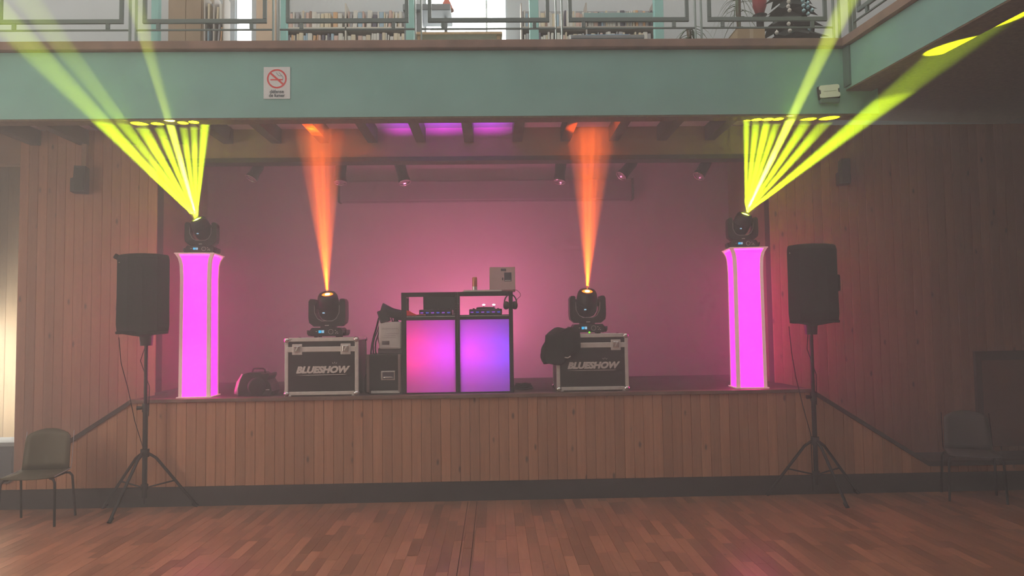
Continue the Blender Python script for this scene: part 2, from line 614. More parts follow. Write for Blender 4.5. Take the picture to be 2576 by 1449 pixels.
# far-left doorway: passage with pine boards and daylight
pw = struct('wall_passage', MB().bb(X_L - 0.2, XD_L + 0.6, 10.0, 10.15, 0.0, Z_CEIL), M_CARCASS, 'pine board wall of the sunlit passage', 'wall')
n = 16
for i in range(n):
    wv = (XD_L + 0.6 - X_L + 0.2) / n
    if i == 0:
        mp_ = board_mesh(wv, 0.0, Z_CEIL, Z_CEIL, m=M_PINE)
    inst('board', mp_, pw, (X_L - 0.2 + (i + 0.5) * wv, 9.985, 0))
struct('wall_passage_end', MB().bb(XD_L + 0.0, XD_L + 0.12, Y_WALL + 0.16, 10.0, 0.0, Z_CEIL), M_HEADER, 'brown side wall of the passage beyond the doorway', 'wall')
struct('wall_door_header', MB().bb(X_L, XD_L, Y_WALL, Y_WALL + 0.16, at(20, 412, Y_WALL).z, Z_CEIL), M_HEADER, 'brown panel over the tall doorway', 'wall')
cab = thing('low_cabinet', 'grey low cabinet with white top in the bright doorway', 'cabinet', (xat(-20, 8.7, 1150), 8.75, 0.0))
zc = at(20, 1112, 8.55).z
MB().bb(-0.35, 0.35, -0.2, 0.2, 0.0, zc - 0.05, 0.01).build('body', mat('grey_cabinet', (0.22, 0.24, 0.28), 0.6), cab)
MB().bb(-0.37, 0.37, -0.22, 0.22, zc - 0.05, zc, 0.008).build('top', M_WHITE, cab)
MB().bb(-0.33, 0.33, -0.215, -0.2, 0.05, zc - 0.1, 0.005).build('door', mat('grey_cabinet_door', (0.2, 0.22, 0.26), 0.5), cab)

# door in the dim right part
dx0 = xat(2462, Y_WALL, 900)
d2 = thing('door_1', 'reddish wooden door in a dark frame on the dim side', 'door', (dx0, Y_WALL, 0.0))
d2['kind'] = 'structure'
zt = at(2520, 905, Y_WALL).z
zt2 = at(2520, 889, Y_WALL).z
MB().bb(0, 0.9, -0.035, -0.006, Z_LAND, zt, 0.004).build('door_panel', mat('red_wood', (0.24, 0.10, 0.065), 0.55, noise=0.2, nscale=5), d2)
MB().bb(-0.07, 0.97, -0.05, -0.004, zt, zt2 + 0.03, 0.004).build('lintel', M_DARKWOOD, d2)
MB().bb(-0.07, 0.0, -0.05, -0.004, Z_LAND, zt, 0.004).build('jamb', M_DARKWOOD, d2)

# side walls of the hall (outside the frame; they hold the light in)
struct('wall_hall_left', MB().bb(X_L - 0.2, X_L, -2.5, 10.1, 0.0, 5.2), M_HEADER, 'brown side wall of the hall by the doorway', 'wall')
struct('wall_hall_right', MB().bb(X_R, X_R + 0.2, -2.5, 10.9, 0.0, 7.2), M_DARKWOOD, 'dark side wall of the hall under the side balcony', 'wall')

struct('wall_hall_rear', MB().bb(X_L - 0.2, X_R + 0.2, -2.7, -2.5, 0.0, 7.2), M_HEADER, 'brown rear wall of the hall behind the viewer', 'wall')

# ================================================================== BALCONY
Z_FTOP = at(1243, 127, Y_FASCIA).z
fa = MB().bb(X_L, XC + 0.35, Y_FASCIA, Y_FASCIA + 0.14, Z_SOFFIT, Z_FTOP)
struct('wall_balcony_front', fa, M_GREEN, 'pale green painted front beam of the balcony', 'balcony front')
so = MB().bb(X_L, XC + 0.35, Y_FASCIA + 0.004, Y_FASCIA + 0.17, Z_SOFFIT - 0.018, Z_SOFFIT)
struct('trim_5', so, M_SOFFIT, 'brown wooden strip under the green balcony beam', 'trim')
bt = MB().bb(X_L, XC + 0.02, Y_FASCIA - 0.06, Y_FASCIA + 0.2, Z_FTOP + 0.008, Z_FTOP + 0.09, 0.008)
bt2 = struct('trim_6', bt, M_TRIM, 'reddish brown edge board on top of the balcony beam', 'trim')
us = MB().bb(X_L, X_R, Y_FASCIA + 0.10, 10.9, Z_CEIL + 0.14, Z_UP)
struct('floor_upstairs', us, M_GREEN_DARK, 'floor of the library level above the stage', 'floor')

# side balcony, flaring out towards the camera
pa = at(2127, 208, Y_FASCIA)
SD = Vector((math.tan(R(6.2)), -1, 0)).normalized()     # towards the camera
SN = Vector((SD.y, -SD.x, 0)) * -1                      # towards the outer wall
if SN.x < 0:
    SN = -SN


def side_poly(a, b, l0, l1):
    o = Vector((pa.x, Y_FASCIA, 0))
    ps = [o + SD * l0 + SN * a, o + SD * l0 + SN * b, o + SD * l1 + SN * b, o + SD * l1 + SN * a]
    return [(p.x, p.y) for p in ps]


Z_SB = 4.02
sf = MB().slab(side_poly(0, 0.26, -0.05, 9.4), Z_SB, Z_FTOP)
struct('wall_balcony_side', sf, M_GREEN, 'pale green painted beam of the side balcony', 'balcony front')
ss = MB().slab(side_poly(0.003, 0.26, -0.04, 9.4), Z_SB - 0.015, Z_SB)
struct('trim_7', ss, M_SOFFIT, 'brown wooden strip under the side balcony beam', 'trim')
sb = MB().slab(side_poly(-0.05, 0.26, -0.02, 9.4), Z_FTOP + 0.008, Z_FTOP + 0.09)
struct('trim_8', sb, M_TRIM, 'reddish brown edge board on top of the side balcony beam', 'trim')
sl = MB().slab(side_poly(0.12, 3.2, -1.35, 9.4), Z_SB + 0.10, Z_UP)
struct('floor_side_balcony', sl, M_SOFFIT, 'brown underside of the side balcony floor', 'balcony floor')
cp = MB().slab(side_poly(-0.02, 0.10, -0.02, 0.10), Z_SB + 0.02, Z_FTOP)
struct('trim_9', cp, M_GREEN_DARK, 'dark green corner block where the two balcony beams meet', 'trim')

# railings
def railing(name, label, o, d, bays, bay, z0, first_posts=True):
    """flat posts in pairs, each bay a heavy frame on two lugs over a thin lower rail."""
    t = thing(name, label, 'railing', o)
    d = Vector(d).normalized()
    nrm = Vector((-d.y, d.x, 0))
    mrot = Matrix((d, nrm, Vector((0, 0, 1)))).transposed()
    H = 1.0

    def bar(nm, u0, u1, za, zb, th, m, parent=t):
        c = d * ((u0 + u1) / 2) + Vector((0, 0, (za + zb) / 2))
        return MB().box(c, (u1 - u0, th, zb - za), mrot, 0.003).build(nm, m, parent)
    for i in range(bays + 1):
        u = i * bay
        bar('post', u - 0.037, u - 0.023, 0, H, 0.04, M_POST)
        bar('post', u + 0.023, u + 0.037, 0, H, 0.04, M_POST)
    for i in range(bays):
        a, b = i * bay + 0.03, (i + 1) * bay - 0.03
        zf = z0
        bar('lower_rail', a, b, zf - 0.115, zf - 0.10, 0.02, M_RAIL)
        fr = MB()
        fa_, fb = a + 0.065, b - 0.065
        cz = (zf - 0.042 + H - 0.05) / 2
        for (u0, u1, za, zb) in ((fa_, fb, zf - 0.042, zf), (fa_, fb, H - 0.09, H - 0.05), (fa_, fa_ + 0.036, zf, H - 0.09), (fb - 0.036, fb, zf, H - 0.09)):
            c = d * ((u0 + u1) / 2) + Vector((0, 0, (za + zb) / 2))
            fr.box(c, (u1 - u0, 0.03, zb - za), mrot, 0.004)
        fr.build('frame', M_RAIL, t)
        for u in (fa_ + 0.15, fb - 0.15):
            bar('lug', u - 0.018, u + 0.018, zf - 0.10, zf - 0.042, 0.025, M_RAIL)
    bar('handrail', -0.05, bays * bay + 0.05, H - 0.03, H + 0.01, 0.06, M_RAIL)
    return t


YR = Y_FASCIA + 0.05
zr = Z_FTOP + 0.085
x_p0, x_p1 = xat(335, YR, 60), xat(2104, YR, 60)
BAY = (x_p1 - x_p0) / 5
zfr = at(1200, 46, YR).z - zr
railing('railing', 'grey green metal railing along the library balcony over the stage', (x_p0 - BAY * 2, YR, zr), (1, 0, 0), 7, BAY, zfr)
o_s = Vector((pa.x, Y_FASCIA, 0)) + SN * 0.06 + SD * 0.06
railing('railing', 'grey green metal railing of the side balcony running towards the viewer', (o_s.x, o_s.y, zr), SD, 3, BAY, zfr)

# ================================================================== UPSTAIRS LIBRARY
YB = 9.9


def up(px, y=YB, py=60):
    return xat(px, y, py)


XU0, XU1 = X_L, X_R
# back wall upstairs with two window openings
wz0, wz1 = Z_UP + 0.2, 6.6
w1a, w1b = up(590), up(634)
w2a, w2b = up(1068), up(1276)
wu = MB()
for xa, xb in ((XU0, w1a), (w1b, w2a), (w2b, XU1)):
    wu.bb(xa, xb, YB + 0.02, YB + 0.2, Z_UP, 7.0)
for xa, xb in ((w1a, w1b), (w2a, w2b)):
    wu.bb(xa, xb, YB + 0.02, YB + 0.2, Z_UP, wz0)
    wu.bb(xa, xb, YB + 0.02, YB + 0.2, wz1, 7.0)
struct('wall_upstairs', wu, M_WHITE, 'white back wall of the library level', 'wall')
M_SKYPANE = mat('daylight_pane', (0.9, 0.9, 0.9), 0.3, emit=(1.0, 1.0, 0.97), strength=8.0)
M_BLIND = mat('blind_slat', (0.80, 0.82, 0.74), 0.6)
for k, (xa, xb) in enumerate(((w1a, w1b), (w2a, w2b))):
    w = thing('window_%d' % (k + 1), 'narrow bright window behind the library railing' if k == 0 else 'wide bright window with slatted blind behind the library railing', 'window', ((xa + xb) / 2, YB + 0.1, wz0))
    w['kind'] = 'structure'
    wd = (xb - xa) / 2
    MB().bb(-wd, wd, 0.03, 0.04, 0, wz1 - wz0).build('pane', M_SKYPANE, w)
    fr = MB()
    for s in (-1, 1):
        fr.bb(s * wd - 0.02, s * wd + 0.02, -0.06, 0.02, 0, wz1 - wz0)
    fr.bb(-wd, wd, -0.06, 0.02, -0.02, 0.03)
    fr.build('frame', M_WHITE, w)
    if k == 1:
        z = 0.65
        sm = MB().box((0, 0, 0), (2 * wd * 0.70, 0.045, 0.003), (R(35), 0, 0)).mesh('slat', M_BLIND)
        while z < wz1 - wz0:
            inst('slat', sm, w, (-0.10, -0.03, z))
            z += 0.043
        MB().bb(wd * 0.48, wd * 0.52, -0.03, -0.01, 0, wz1 - wz0).build('mullion', M_WHITE, w)

# columns
for k, (px, wpx, y) in enumerate(((393, 18, 8.6), (715, 16, 8.6), (1032, 21, 8.6), (1343, 23, 8.6), (1656, 23, 8.6))):
    wv = wpx / F_PX * y
    xc = xat(px, y, 50)
    cobj = MB().bb(-wv / 2, wv / 2, -wv / 2, wv / 2, 0, 2.4, 0.006).build('column', M_COLUMN, None, (xc, y, Z_UP))
    tag(cobj, 'slim sea green column behind the library railing, %s from the white wall end' % ('first', 'second', 'third', 'fourth', 'fifth')[k], 'column', 'green library columns', 'thing')
    MB().bb(-wv / 2 - 0.02, wv / 2 + 0.02, -wv / 2 - 0.02, wv / 2 + 0.02, 0, 0.08, 0.004).build('base', M_COLUMN, cobj)

# brown door / cupboard, pale wood panel
cb = thing('cupboard', 'tall brown wooden cupboard between green column and blue books', 'cupboard', ((up(422, 9.5) + up(512, 9.5)) / 2, 9.5, Z_UP))
wd = (up(512, 9.5) - up(424, 9.5)) / 2
M_CUP = mat('cupboard_wood', (0.36, 0.27, 0.18), 0.6, noise=0.1, nscale=4)
MB().bb(-wd, wd, 0, 0.35, 0, 2.1, 0.006).build('body', M_CUP, cb)
MB().bb(-wd + 0.02, 0.005, -0.018, 0, 1.02, 2.08, 0.004).build('door', M_CUP, cb)
MB().bb(0.01, wd - 0.02, -0.018, 0, 1.02, 2.08, 0.004).build('door', M_CUP, cb)
MB().bb(-wd + 0.02, wd - 0.02, -0.018, 0, 0.05, 0.98, 0.004).build('drawer_front', M_CUP, cb)

pn = MB().bb(0, up(690, 9.6) - up(640, 9.6), 0, 0.04, 0, 2.2, 0.004)
pn = pn.build('partition', mat('pale_wood_panel', (0.72, 0.56, 0.42), 0.6, noise=0.06), None, (up(638, 9.6), 9.7, Z_UP))
tag(pn, 'pale wooden screen panel beside the narrow bright window', 'panel')
MB().bb(-0.005, up(690, 9.6) - up(640, 9.6) + 0.02, -0.01, 0.05, 2.2, 2.23).build('top_rail', M_PINE, pn)

# bookcases with books
BOOKCOL = {'white': (0.74, 0.74, 0.70), 'cream': (0.74, 0.66, 0.50), 'pale blue': (0.38, 0.55, 0.68), 'grey': (0.42, 0.43, 0.46),
           'dark': (0.12, 0.12, 0.17), 'pale pink': (0.68, 0.50, 0.44), 'orange': (0.72, 0.45, 0.25), 'brown': (0.33, 0.22, 0.18)}
BOOKM = {k: mat('book_' + k.replace(' ', '_'), v, 0.6, noise=0.06, nscale=30) for k, v in BOOKCOL.items()}
M_PAPER = mat('paper', (0.75, 0.72, 0.64), 0.9)


def book(x, y, z, w, h, colname, label, group, lean=0.0):
    mb = MB()
    hw = w / 2
    prof = [(-hw, 0.13), (-hw, 0.006), (-hw * 0.5, 0.0), (hw * 0.5, 0.0), (hw, 0.006), (hw, 0.13)]
    n = len(prof)
    vs = [(a, b, 0) for a, b in prof] + [(a, b, h) for a, b in prof]
    mb._add(vs, [list(range(n)), list(range(n, 2 * n))[::-1]] + [(i, (i + 1) % n, n + (i + 1) % n, n + i) for i in range(n)])
    o = mb.build('book', BOOKM[colname], None, (x, y, z))
    o.rotation_euler = (0, lean, 0)
    return tag(o, label, 'book', group)


def bookcase(px0, px1, y, shelves, label, cname, dark):
    x0, x1 = up(px0, y), up(px1, y)
    zs = [at((px0 + px1) / 2, py, y).z for py in shelves]
    t = thing('bookcase', label, 'bookcase', ((x0 + x1) / 2, y, Z_UP))
    wd = (x1 - x0) / 2
    ztop_ = zs[0] - Z_UP + 0.30
    M_CASE = mat('bookcase_' + cname, (0.66, 0.64, 0.58) if not dark else (0.50, 0.47, 0.43), 0.6)
    MB().bb(-wd, wd, 0.22, 0.235, 0.02, ztop_).build('back_panel', mat('bookcase_back', (0.38, 0.41, 0.44), 0.7), t)
    for u in (-wd, wd, -wd * 0.02):
        MB().bb(u - 0.009, u + 0.009, 0.0, 0.22, 0, ztop_ + 0.02).build('upright', M_CASE, t)
    for z in zs + [zs[-1] - 0.32, zs[-1] - 0.64]:
        if z > Z_UP + 0.02:
            MB().bb(-wd, wd, 0, 0.22, z - Z_UP - 0.025, z - Z_UP).build('shelf', M_CASE, t)
    rows = list(zip(zs[:1] + [zs[0] - 0.30], ('upper', 'lower')))
    for zsh, rn in ((zs[0], 'upper'), (zs[1], 'lower')):
        x = x0 + 0.03
        nb = 0
        while x < x1 - 0.04:
            w = random.choice((0.018, 0.024, 0.03, 0.036, 0.045, 0.06))
            if abs(x + w / 2 - ((x0 + x1) / 2 - wd * 0.02)) < 0.012 + w / 2:
                x += w; continue
            if random.random() < 0.07:
                x += 0.03
            h_ = random.uniform(0.17, 0.235)
            cn = random.choices(list(BOOKCOL), (9, 4, 2, 3, 2, 2, 1, 1))[0]
            lean = random.choice((0, 0, 0, 0, 0, 0.07))
            nb += 1
            sfx = 'th' if 10 < nb < 20 else {1: 'st', 2: 'nd', 3: 'rd'}.get(nb % 10, 'th')
            book(x + w / 2, y + 0.02, zsh, w * 0.94, h_, cn, '%s book, %d%s from the left on the %s shelf of the %s bookcase' % (cn, nb, sfx, rn, cname), '%s books, %s shelf, %s bookcase' % (cn, rn, cname), lean)
            x += w + (0.012 if lean else 0)
    return t


bookcase(718, 1026, 9.55, (68, 124), 'pale bookcase full of books between two green columns', 'pale', False)
bookcase(1312, 1645, 9.55, (66, 122), 'grey bookcase with sparse books beyond the wide window', 'grey', True)
bookcase(514, 562, 9.4, (48, 104), 'narrow bookcase with blue books beside the brown cupboard', 'narrow', True)

# grey desk with red cone and arm chair silhouettes by the window
dk = thing('desk', 'grey desk top with sloping support before the wide window', 'desk', (up(1075, 9.0), 9.0, Z_UP))
zd = at(1100, 31, 9.0).z - Z_UP
wdk = (up(1141, 9.0) - up(1030, 9.0))
M_DESK = mat('grey_desk', (0.26, 0.29, 0.32), 0.6)
MB().bb(-wdk * 0.5, wdk * 0.55, -0.25, 0.25, zd - 0.08, zd, 0.01).build('top', M_DESK, dk)
MB().bb(-wdk * 0.48, -wdk * 0.1, -0.2, 0.2, 0.0, zd - 0.08, 0.01).build('pedestal', M_DESK, dk)
MB().cyl((wdk * 0.42, 0, 0), (wdk * 0.42, 0, zd - 0.08), 0.02).build('leg', M_DESK, dk)
cn = thing('paper_cone', 'red pointed cone standing on the grey desk by the window', 'ornament', (up(1124, 8.95, 20), 8.95, Z_UP + zd))
MB().lathe([(0.082, 0), (0.082, 0.012), (0.006, 0.19), (0, 0.192)], n=24).build('shade', mat('red_cone', (0.72, 0.20, 0.14), 0.6), cn)
MB().lathe([(0.088, -0.001), (0.088, 0.006), (0.0, 0.007)], n=24).build('base', mat('red_cone_base', (0.6, 0.28, 0.2), 0.6), cn)

tray = MB().bb(-0.24, 0.24, -0.12, 0.12, 0, 0.02, 0.004).build('folder', mat('blue_folder', (0.15, 0.45, 0.75), 0.4), None, (xat(1523, 8.0, 93), 8.0, at(1523, 97, 8.0).z - 0.02))
tag(tray, 'flat bright blue folder at the balcony edge under the grey bookcase', 'folder')
tb = thing('side_table', 'low pale wooden table at the balcony edge by the wide window', 'table', (xat(1190, 8.0, 90), 8.0, Z_UP))
zt_ = at(1190, 93, 8.0).z - Z_UP
MB().bb(-0.62, 0.32, -0.15, 0.3, zt_ - 0.03, zt_, 0.005).build('top', M_PINE, tb)
for sx in (-0.58, 0.28):
    for sy in (-0.1, 0.25):
        MB().bb(sx - 0.02, sx + 0.02, sy - 0.02, sy + 0.02, 0, zt_ - 0.03).build('leg', M_PINE, tb)
tag(bpy.data.objects[tray.name], tray['label'], 'folder')
# folder rests on a small ledge shelf
lg = thing('bench', 'low grey bench under the blue folder at the balcony edge', 'bench', (tray.location.x, 8.0, Z_UP))
hz = tray.location.z - Z_UP
MB().bb(-0.4, 0.4, -0.16, 0.16, hz - 0.04, hz, 0.006).build('seat', M_DESK, lg)
for sx in (-0.36, 0.36):
    MB().bb(sx - 0.02, sx + 0.02, -0.14, 0.14, 0, hz - 0.04).build('leg', M_DESK, lg)

# green low board on the right bookcase zone
gb = MB().bb(0, up(1645, 9.45) - up(1470, 9.45), 0, 0.03, 0, at(1560, 26, 9.45).z - at(1560, 46, 9.45).z, 0.004)
gb = gb.build('notice_board', mat('teal_board', (0.26, 0.42, 0.42), 0.7), None, (up(1472, 9.45), 9.519, at(1560, 46, 9.45).z))
tag(gb, 'teal strip board fixed across the grey bookcase', 'board')

# potted plants with drooping blades
M_LEAF = mat('grass_leaf', (0.10, 0.17, 0.10), 0.6)
M_POT = mat('pot_clay', (0.40, 0.36, 0.30), 0.7)


def plant(px, y, hpx, label, n, spread, seed):
    rnd = random.Random(seed)
    t = thing('potted_plant', label, 'plant', (xat(px, y, 60), y, Z_UP))
    zt = at(px, hpx, y).z - Z_UP
    MB().lathe([(0.0, 0), (0.11, 0), (0.15, 0.22), (0.16, 0.24), (0.14, 0.24), (0.13, 0.2), (0, 0.2)], n=18).build('pot', M_POT, t)
    for i in range(3):
        a_ = rnd.uniform(0, 6.28)
        MB().tube([(0, 0, 0.2), (0.02 * math.cos(a_), 0.02 * math.sin(a_), zt * 0.6), (0.05 * math.cos(a_), 0.05 * math.sin(a_), zt)], 0.012, 6).build('stem', mat('stem_brown', (0.16, 0.13, 0.09), 0.7), t)
    for i in range(n):
        a_ = rnd.uniform(0, 6.28); l = rnd.uniform(0.6, 1.0) * spread
        z0 = zt * rnd.uniform(0.55, 1.0)
        drop = rnd.uniform(0.15, 0.5)
        d = Vector((math.cos(a_), math.sin(a_), 0)); s = Vector((-d.y, d.x, 0))
        mb = MB()
        pts = []
        for q in range(6):
            u = q / 5
            p = d * (l * u) + Vector((0, 0, z0 + 0.18 * l * math.sin(u * 2.2) - drop * u * u))
            wv = 0.011 * (1 - u * 0.85)
            pts.append((p - s * wv, p + Vector((0, 0, 0.004)), p + s * wv))
        for q in range(5):
            a0, b0, c0 = pts[q]; a1, b1, c1 = pts[q + 1]
            mb._add([a0, b0, b1, a1], [(0, 1, 2, 3)], True)._add([b0, c0, c1, b1], [(0, 1, 2, 3)], True)
        mb.build('leaf', M_LEAF, t)
    return t


plant(1738, 8.3, 70, 'grassy potted plant with thin blades beside the fifth green column', 34, 0.34, 3)
plant(1858, 9.3, -20, 'tall grassy plant with drooping blades before the white wall', 46, 0.36, 5)

bx = thing('cardboard_box', 'brown cardboard box at the balcony edge beside the drooping plant', 'box', (xat(1882, 7.9, 85), 7.95, Z_UP))
hb = at(1882, 70, 7.8).z - Z_UP
M_CARD = mat('cardboard', (0.40, 0.30, 0.18), 0.8, noise=0.08)
MB().bb(-0.15, 0.15, -0.15, 0.15, 0, hb, 0.004).build('body', M_CARD, bx)
MB().bb(-0.02, 0.02, -0.152, -0.148, 0.0, hb).build('tape', mat('tape', (0.5, 0.42, 0.3), 0.4), bx)
MB().bb(-0.155, -0.002, -0.155, 0.155, hb, hb + 0.006).build('flap', M_CARD, bx)
MB().bb(0.002, 0.155, -0.155, 0.155, hb, hb + 0.006).build('flap', M_CARD, bx)

# dark decorated tree
tr_ = thing('decorated_tree', 'dark decorated fir tree with pale baubles near the balcony corner', 'tree', (xat(1990, 8.3, 60), 8.3, Z_UP))
M_FIR = mat('fir_dark', (0.018, 0.03, 0.028), 0.8)
M_BAU = mat('bauble_blue', (0.35, 0.6, 0.68), 0.25, 0.5)
M_BAW = mat('bauble_white', (0.75, 0.75, 0.72), 0.3)
MB().cyl((0, 0, 0), (0, 0, 1.9), 0.04, 0.02).build('trunk', M_DARKWOOD, tr_)
for i in range(9):
    z = 0.35 + i * 0.17
    r_ = 0.42 * (1 - i / 11)
    mb = MB()
    npt = 18
    top = Vector((0, 0, z + 0.20))
    ring = []
    for q in range(npt):
        a_ = 2 * math.pi * q / npt + i
        rr = r_ * (1.0 if q % 2 else 0.72) * random.uniform(0.9, 1.1)
        ring.append(Vector((rr * math.cos(a_), rr * math.sin(a_), z - (0.05 if q % 2 else -0.02))))
    for q in range(npt):
        mb._add([top, ring[q], ring[(q + 1) % npt]], [(0, 1, 2)])
        mb._add([ring[q], ring[(q + 1) % npt], Vector((0, 0, z + 0.04))], [(0, 1, 2)])
    mb.build('branch_tier', M_FIR, tr_)
bm_ = MB().lathe([(0, -0.022), (0.012, -0.018), (0.021, -0.006), (0.022, 0.004), (0.015, 0.016), (0.005, 0.022), (0.004, 0.03), (0, 0.03)], n=12)
me_bl, me_wh = bm_.mesh('bauble', M_BAU), bm_.mesh('bauble', M_BAW)
for px, py, w in ((1984, 4, 1), (1983, 16, 1), (1986, 26, 1), (1984, 60, 1), (1987, 77, 1), (2020, 2, 0), (2021, 14, 0), (2032, 8, 0), (2032, 18, 0), (2022, 27, 0), (2033, 35, 0), (2037, 73, 0), (2043, 26, 0), (1954, 82, 1)):
    p = at(px, py, 7.93)
    inst('bauble', me_wh if w else me_bl, tr_, (p.x - tr_.location.x, p.y - 8.3, p.z - Z_UP))
ra = thing('wrapped_figure', 'dark red shiny wrapped figure between plant and decorated tree', 'ornament', (xat(1911, 9.1, 20), 9.1, Z_UP))
zz = at(1911, 39, 9.1).z - Z_UP
MB().lathe([(0.0, zz), (0.05, zz + 0.01), (0.085, zz + 0.12), (0.09, zz + 0.3), (0.06, zz + 0.45), (0.0, zz + 0.47)], n=16).build('body', mat('red_foil', (0.35, 0.05, 0.06), 0.3), ra)
MB().lathe([(0.1, 0), (0.1, 0.03), (0.05, 0.05), (0.045, zz - 0.02), (0.09, zz), (0.0, zz + 0.01)], n=16).build('stand', mat('dark_stand', (0.03, 0.03, 0.035), 0.6), ra)

# ================================================================== STAGE: small structure
# screen housing on the back wall
p0, p1 = at(852, 456, Y_BACK - 0.15), at(1592, 500, Y_BACK - 0.15)
sc = thing('screen_housing', 'long grey projection screen housing high on the stage back wall', 'screen', ((p0.x + p1.x) / 2, Y_BACK - 0.08, (p0.z + p1.z) / 2))
wd = (p1.x - p0.x) / 2
hh = (p0.z - p1.z) / 2
M_HOUS = mat('housing_grey', (0.30, 0.27, 0.29), 0.6)
MB().bb(-wd, wd, -0.07, 0.075, -hh, hh, 0.02).build('case', M_HOUS, sc)
for s in (-1, 1):
    MB().bb(s * wd - 0.015, s * wd + 0.015, -0.075, 0.078, -hh - 0.008, hh + 0.008, 0.006).build('end_cap', M_BLACK, sc)
MB().cyl((-wd + 0.05, -0.04, -hh - 0.008), (wd - 0.05, -0.04, -hh - 0.008), 0.012).build('batten', M_HOUS, sc)
# lighting pipe
yp = Y_WALL + 0.55
zp = at(1243, 372, yp).z
pipe = thing('lighting_pipe', 'long dark pipe above the stage carrying the small spotlights', 'pipe', ((XJ_L + XJ_R) / 2, yp, zp))
MB().cyl((-(XJ_R - XJ_L) / 2 + 0.02, 0, 0), ((XJ_R - XJ_L) / 2 - 0.02, 0, 0), 0.02).build('tube', M_TUBE, pipe)
for u in (-2.4, 0, 2.4):
    MB().cyl((u, 0, 0), (u, 0, Z_CEIL - zp), 0.012).build('hanger', M_TUBE, pipe)

SPOTS = [(652, 411, 632, 442, 'first spotlight from the doorway side, tilted towards it'), (858, 408, 856, 452, 'second spotlight, hanging straight within the orange beam'),
         (1006, 408, 1018, 452, 'third spotlight, tilted towards the DJ booth'), (1411, 404, 1407, 450, 'fourth spotlight, hanging straight beside the orange beam'),
         (1592, 402, 1563, 436, 'fifth spotlight, tilted strongly sideways'), (1778, 400, 1758, 436, 'sixth spotlight, farthest from the doorway, tilted')]
M_REFL = mat('reflector', (0.85, 0.82, 0.8), 0.2, 0.8)
for (ax, ay, bx_, by_, lab) in SPOTS:
    a_, b_ = at(ax, ay + 7, yp - 0.02), at(bx_, by_ + 7, yp - 0.08)
    t = thing('stage_spotlight', 'small black can ' + lab, 'spotlight', (a_.x, a_.y, a_.z), 0, 'spotlights above the stage')
    d = (b_ - a_); dn = d.normalized(); l = d.length
    mb = MB().lathe([(0.0, -0.04), (0.04, -0.035), (0.062, 0.0), (0.064, l * 0.8), (0.072, l * 0.82), (0.072, l), (0.062, l), (0.058, l * 0.86)], axis=dn, n=18)
    can = mb.build('can', M_BLACK, t)
    MB().lathe([(0.06, l * 0.97), (0.04, l * 0.9), (0.0, l * 0.87)], axis=dn, n=16).build('reflector', M_REFL, can)
    MB().lathe([(0.072, l), (0.076, l + 0.006), (0.068, l + 0.012), (0.062, l)], axis=dn, n=16).build('rim', M_REFL, can)
    yk = MB()
    mid = dn * (l * 0.35)
    for s in (-1, 1):
        yk.tube([(mid.x + s * 0.06, mid.y, mid.z), (s * 0.062, 0, mid.z + 0.08), (s * 0.05, 0.02, zp - a_.z + 0.0), (0, 0.02, zp - a_.z + 0.005)], 0.006, 6)
    yk.build('yoke', M_TUBE, t)

# ================================================================== WALL SPEAKERS, SIGN, EMERGENCY LIGHT
for (px, y0, y1, wpx, lab, brk) in ((200, 420, 485, 33, 'small dark wall loudspeaker on a pale bracket left of the yellow beams', True), (2121, 402, 464, 28, 'small dark wall loudspeaker high on the dim board wall', False)):
    a_, b_ = at(px, y0, Y_WALL - 0.12), at(px, y1, Y_WALL - 0.12)
    hgt = a_.z - b_.z
    wv = wpx / F_PX * 8.2
    t = thing('wall_loudspeaker', lab, 'loudspeaker', (a_.x, Y_WALL - 0.1, b_.z), R(12 if px < 1000 else -12))
    mb = MB().prism([(-wv / 2, 0.0), (wv / 2, 0), (wv / 2, hgt), (-wv * 0.25, hgt), (-wv * 0.3, hgt * 0.55), (-wv / 2, hgt * 0.5)], -0.09, 0.06)
    mb.build('cabinet', mat('speaker_grey', (0.04, 0.045, 0.05), 0.6), t)
    MB().bb(-wv * 0.22, wv * 0.42, -0.1, -0.09, hgt * 0.06, hgt * 0.9, 0.004).build('grille', M_GRILLE, t)
    MB().bb(-0.02, 0.02, 0.06, 0.11, hgt * 0.3, hgt * 0.7).build('bracket', M_TUBE, t)
    if brk:
        MB().bb(0.0, 0.05, 0.02, 0.09, hgt, hgt + 0.27, 0.004).build('cable_duct', M_HEADER, t)

c_ = at(697, 209, Y_FASCIA)
sg = thing('no_smoking_sign', 'white no smoking sign with red circle on the green balcony beam', 'sign', (c_.x, Y_FASCIA - 0.003, c_.z))
SW, SH = 0.256, 0.315
MB().bb(-SW / 2, SW / 2, -0.004, 0.002, -SH / 2, SH / 2).build('plate', mat('sign_white', (0.62, 0.66, 0.70), 0.5), sg)
M_RED = mat('sign_red', (0.65, 0.06, 0.07), 0.5)
M_INK = mat('sign_ink', (0.03, 0.06, 0.09), 0.6)
ring = MB()
N = 40
zc_ = 0.04
ro_, ri_ = 0.096, 0.08
for i in range(N):
    a0, a1 = 2 * math.pi * i / N, 2 * math.pi * (i + 1) / N
    ring._add([(ro_ * math.cos(a0), -0.0055, zc_ + ro_ * math.sin(a0)), (ro_ * math.cos(a1), -0.0055, zc_ + ro_ * math.sin(a1)),
               (ri_ * math.cos(a1), -0.0055, zc_ + ri_ * math.sin(a1)), (ri_ * math.cos(a0), -0.0055, zc_ + ri_ * math.sin(a0))], [(0, 1, 2, 3)])
ring.box((0, -0.0055, zc_), (0.17, 0.0008, 0.018), (0, R(42), 0))
ring.build('prohibition_ring', M_RED, sg)
MB().bb(-0.062, 0.0, -0.0053, -0.0045, zc_ - 0.016, zc_ - 0.003).bb(0.004, 0.055, -0.0053, -0.0045, zc_ - 0.016, zc_ - 0.003).build('cigarette', M_RED, sg)
sm_ = MB()
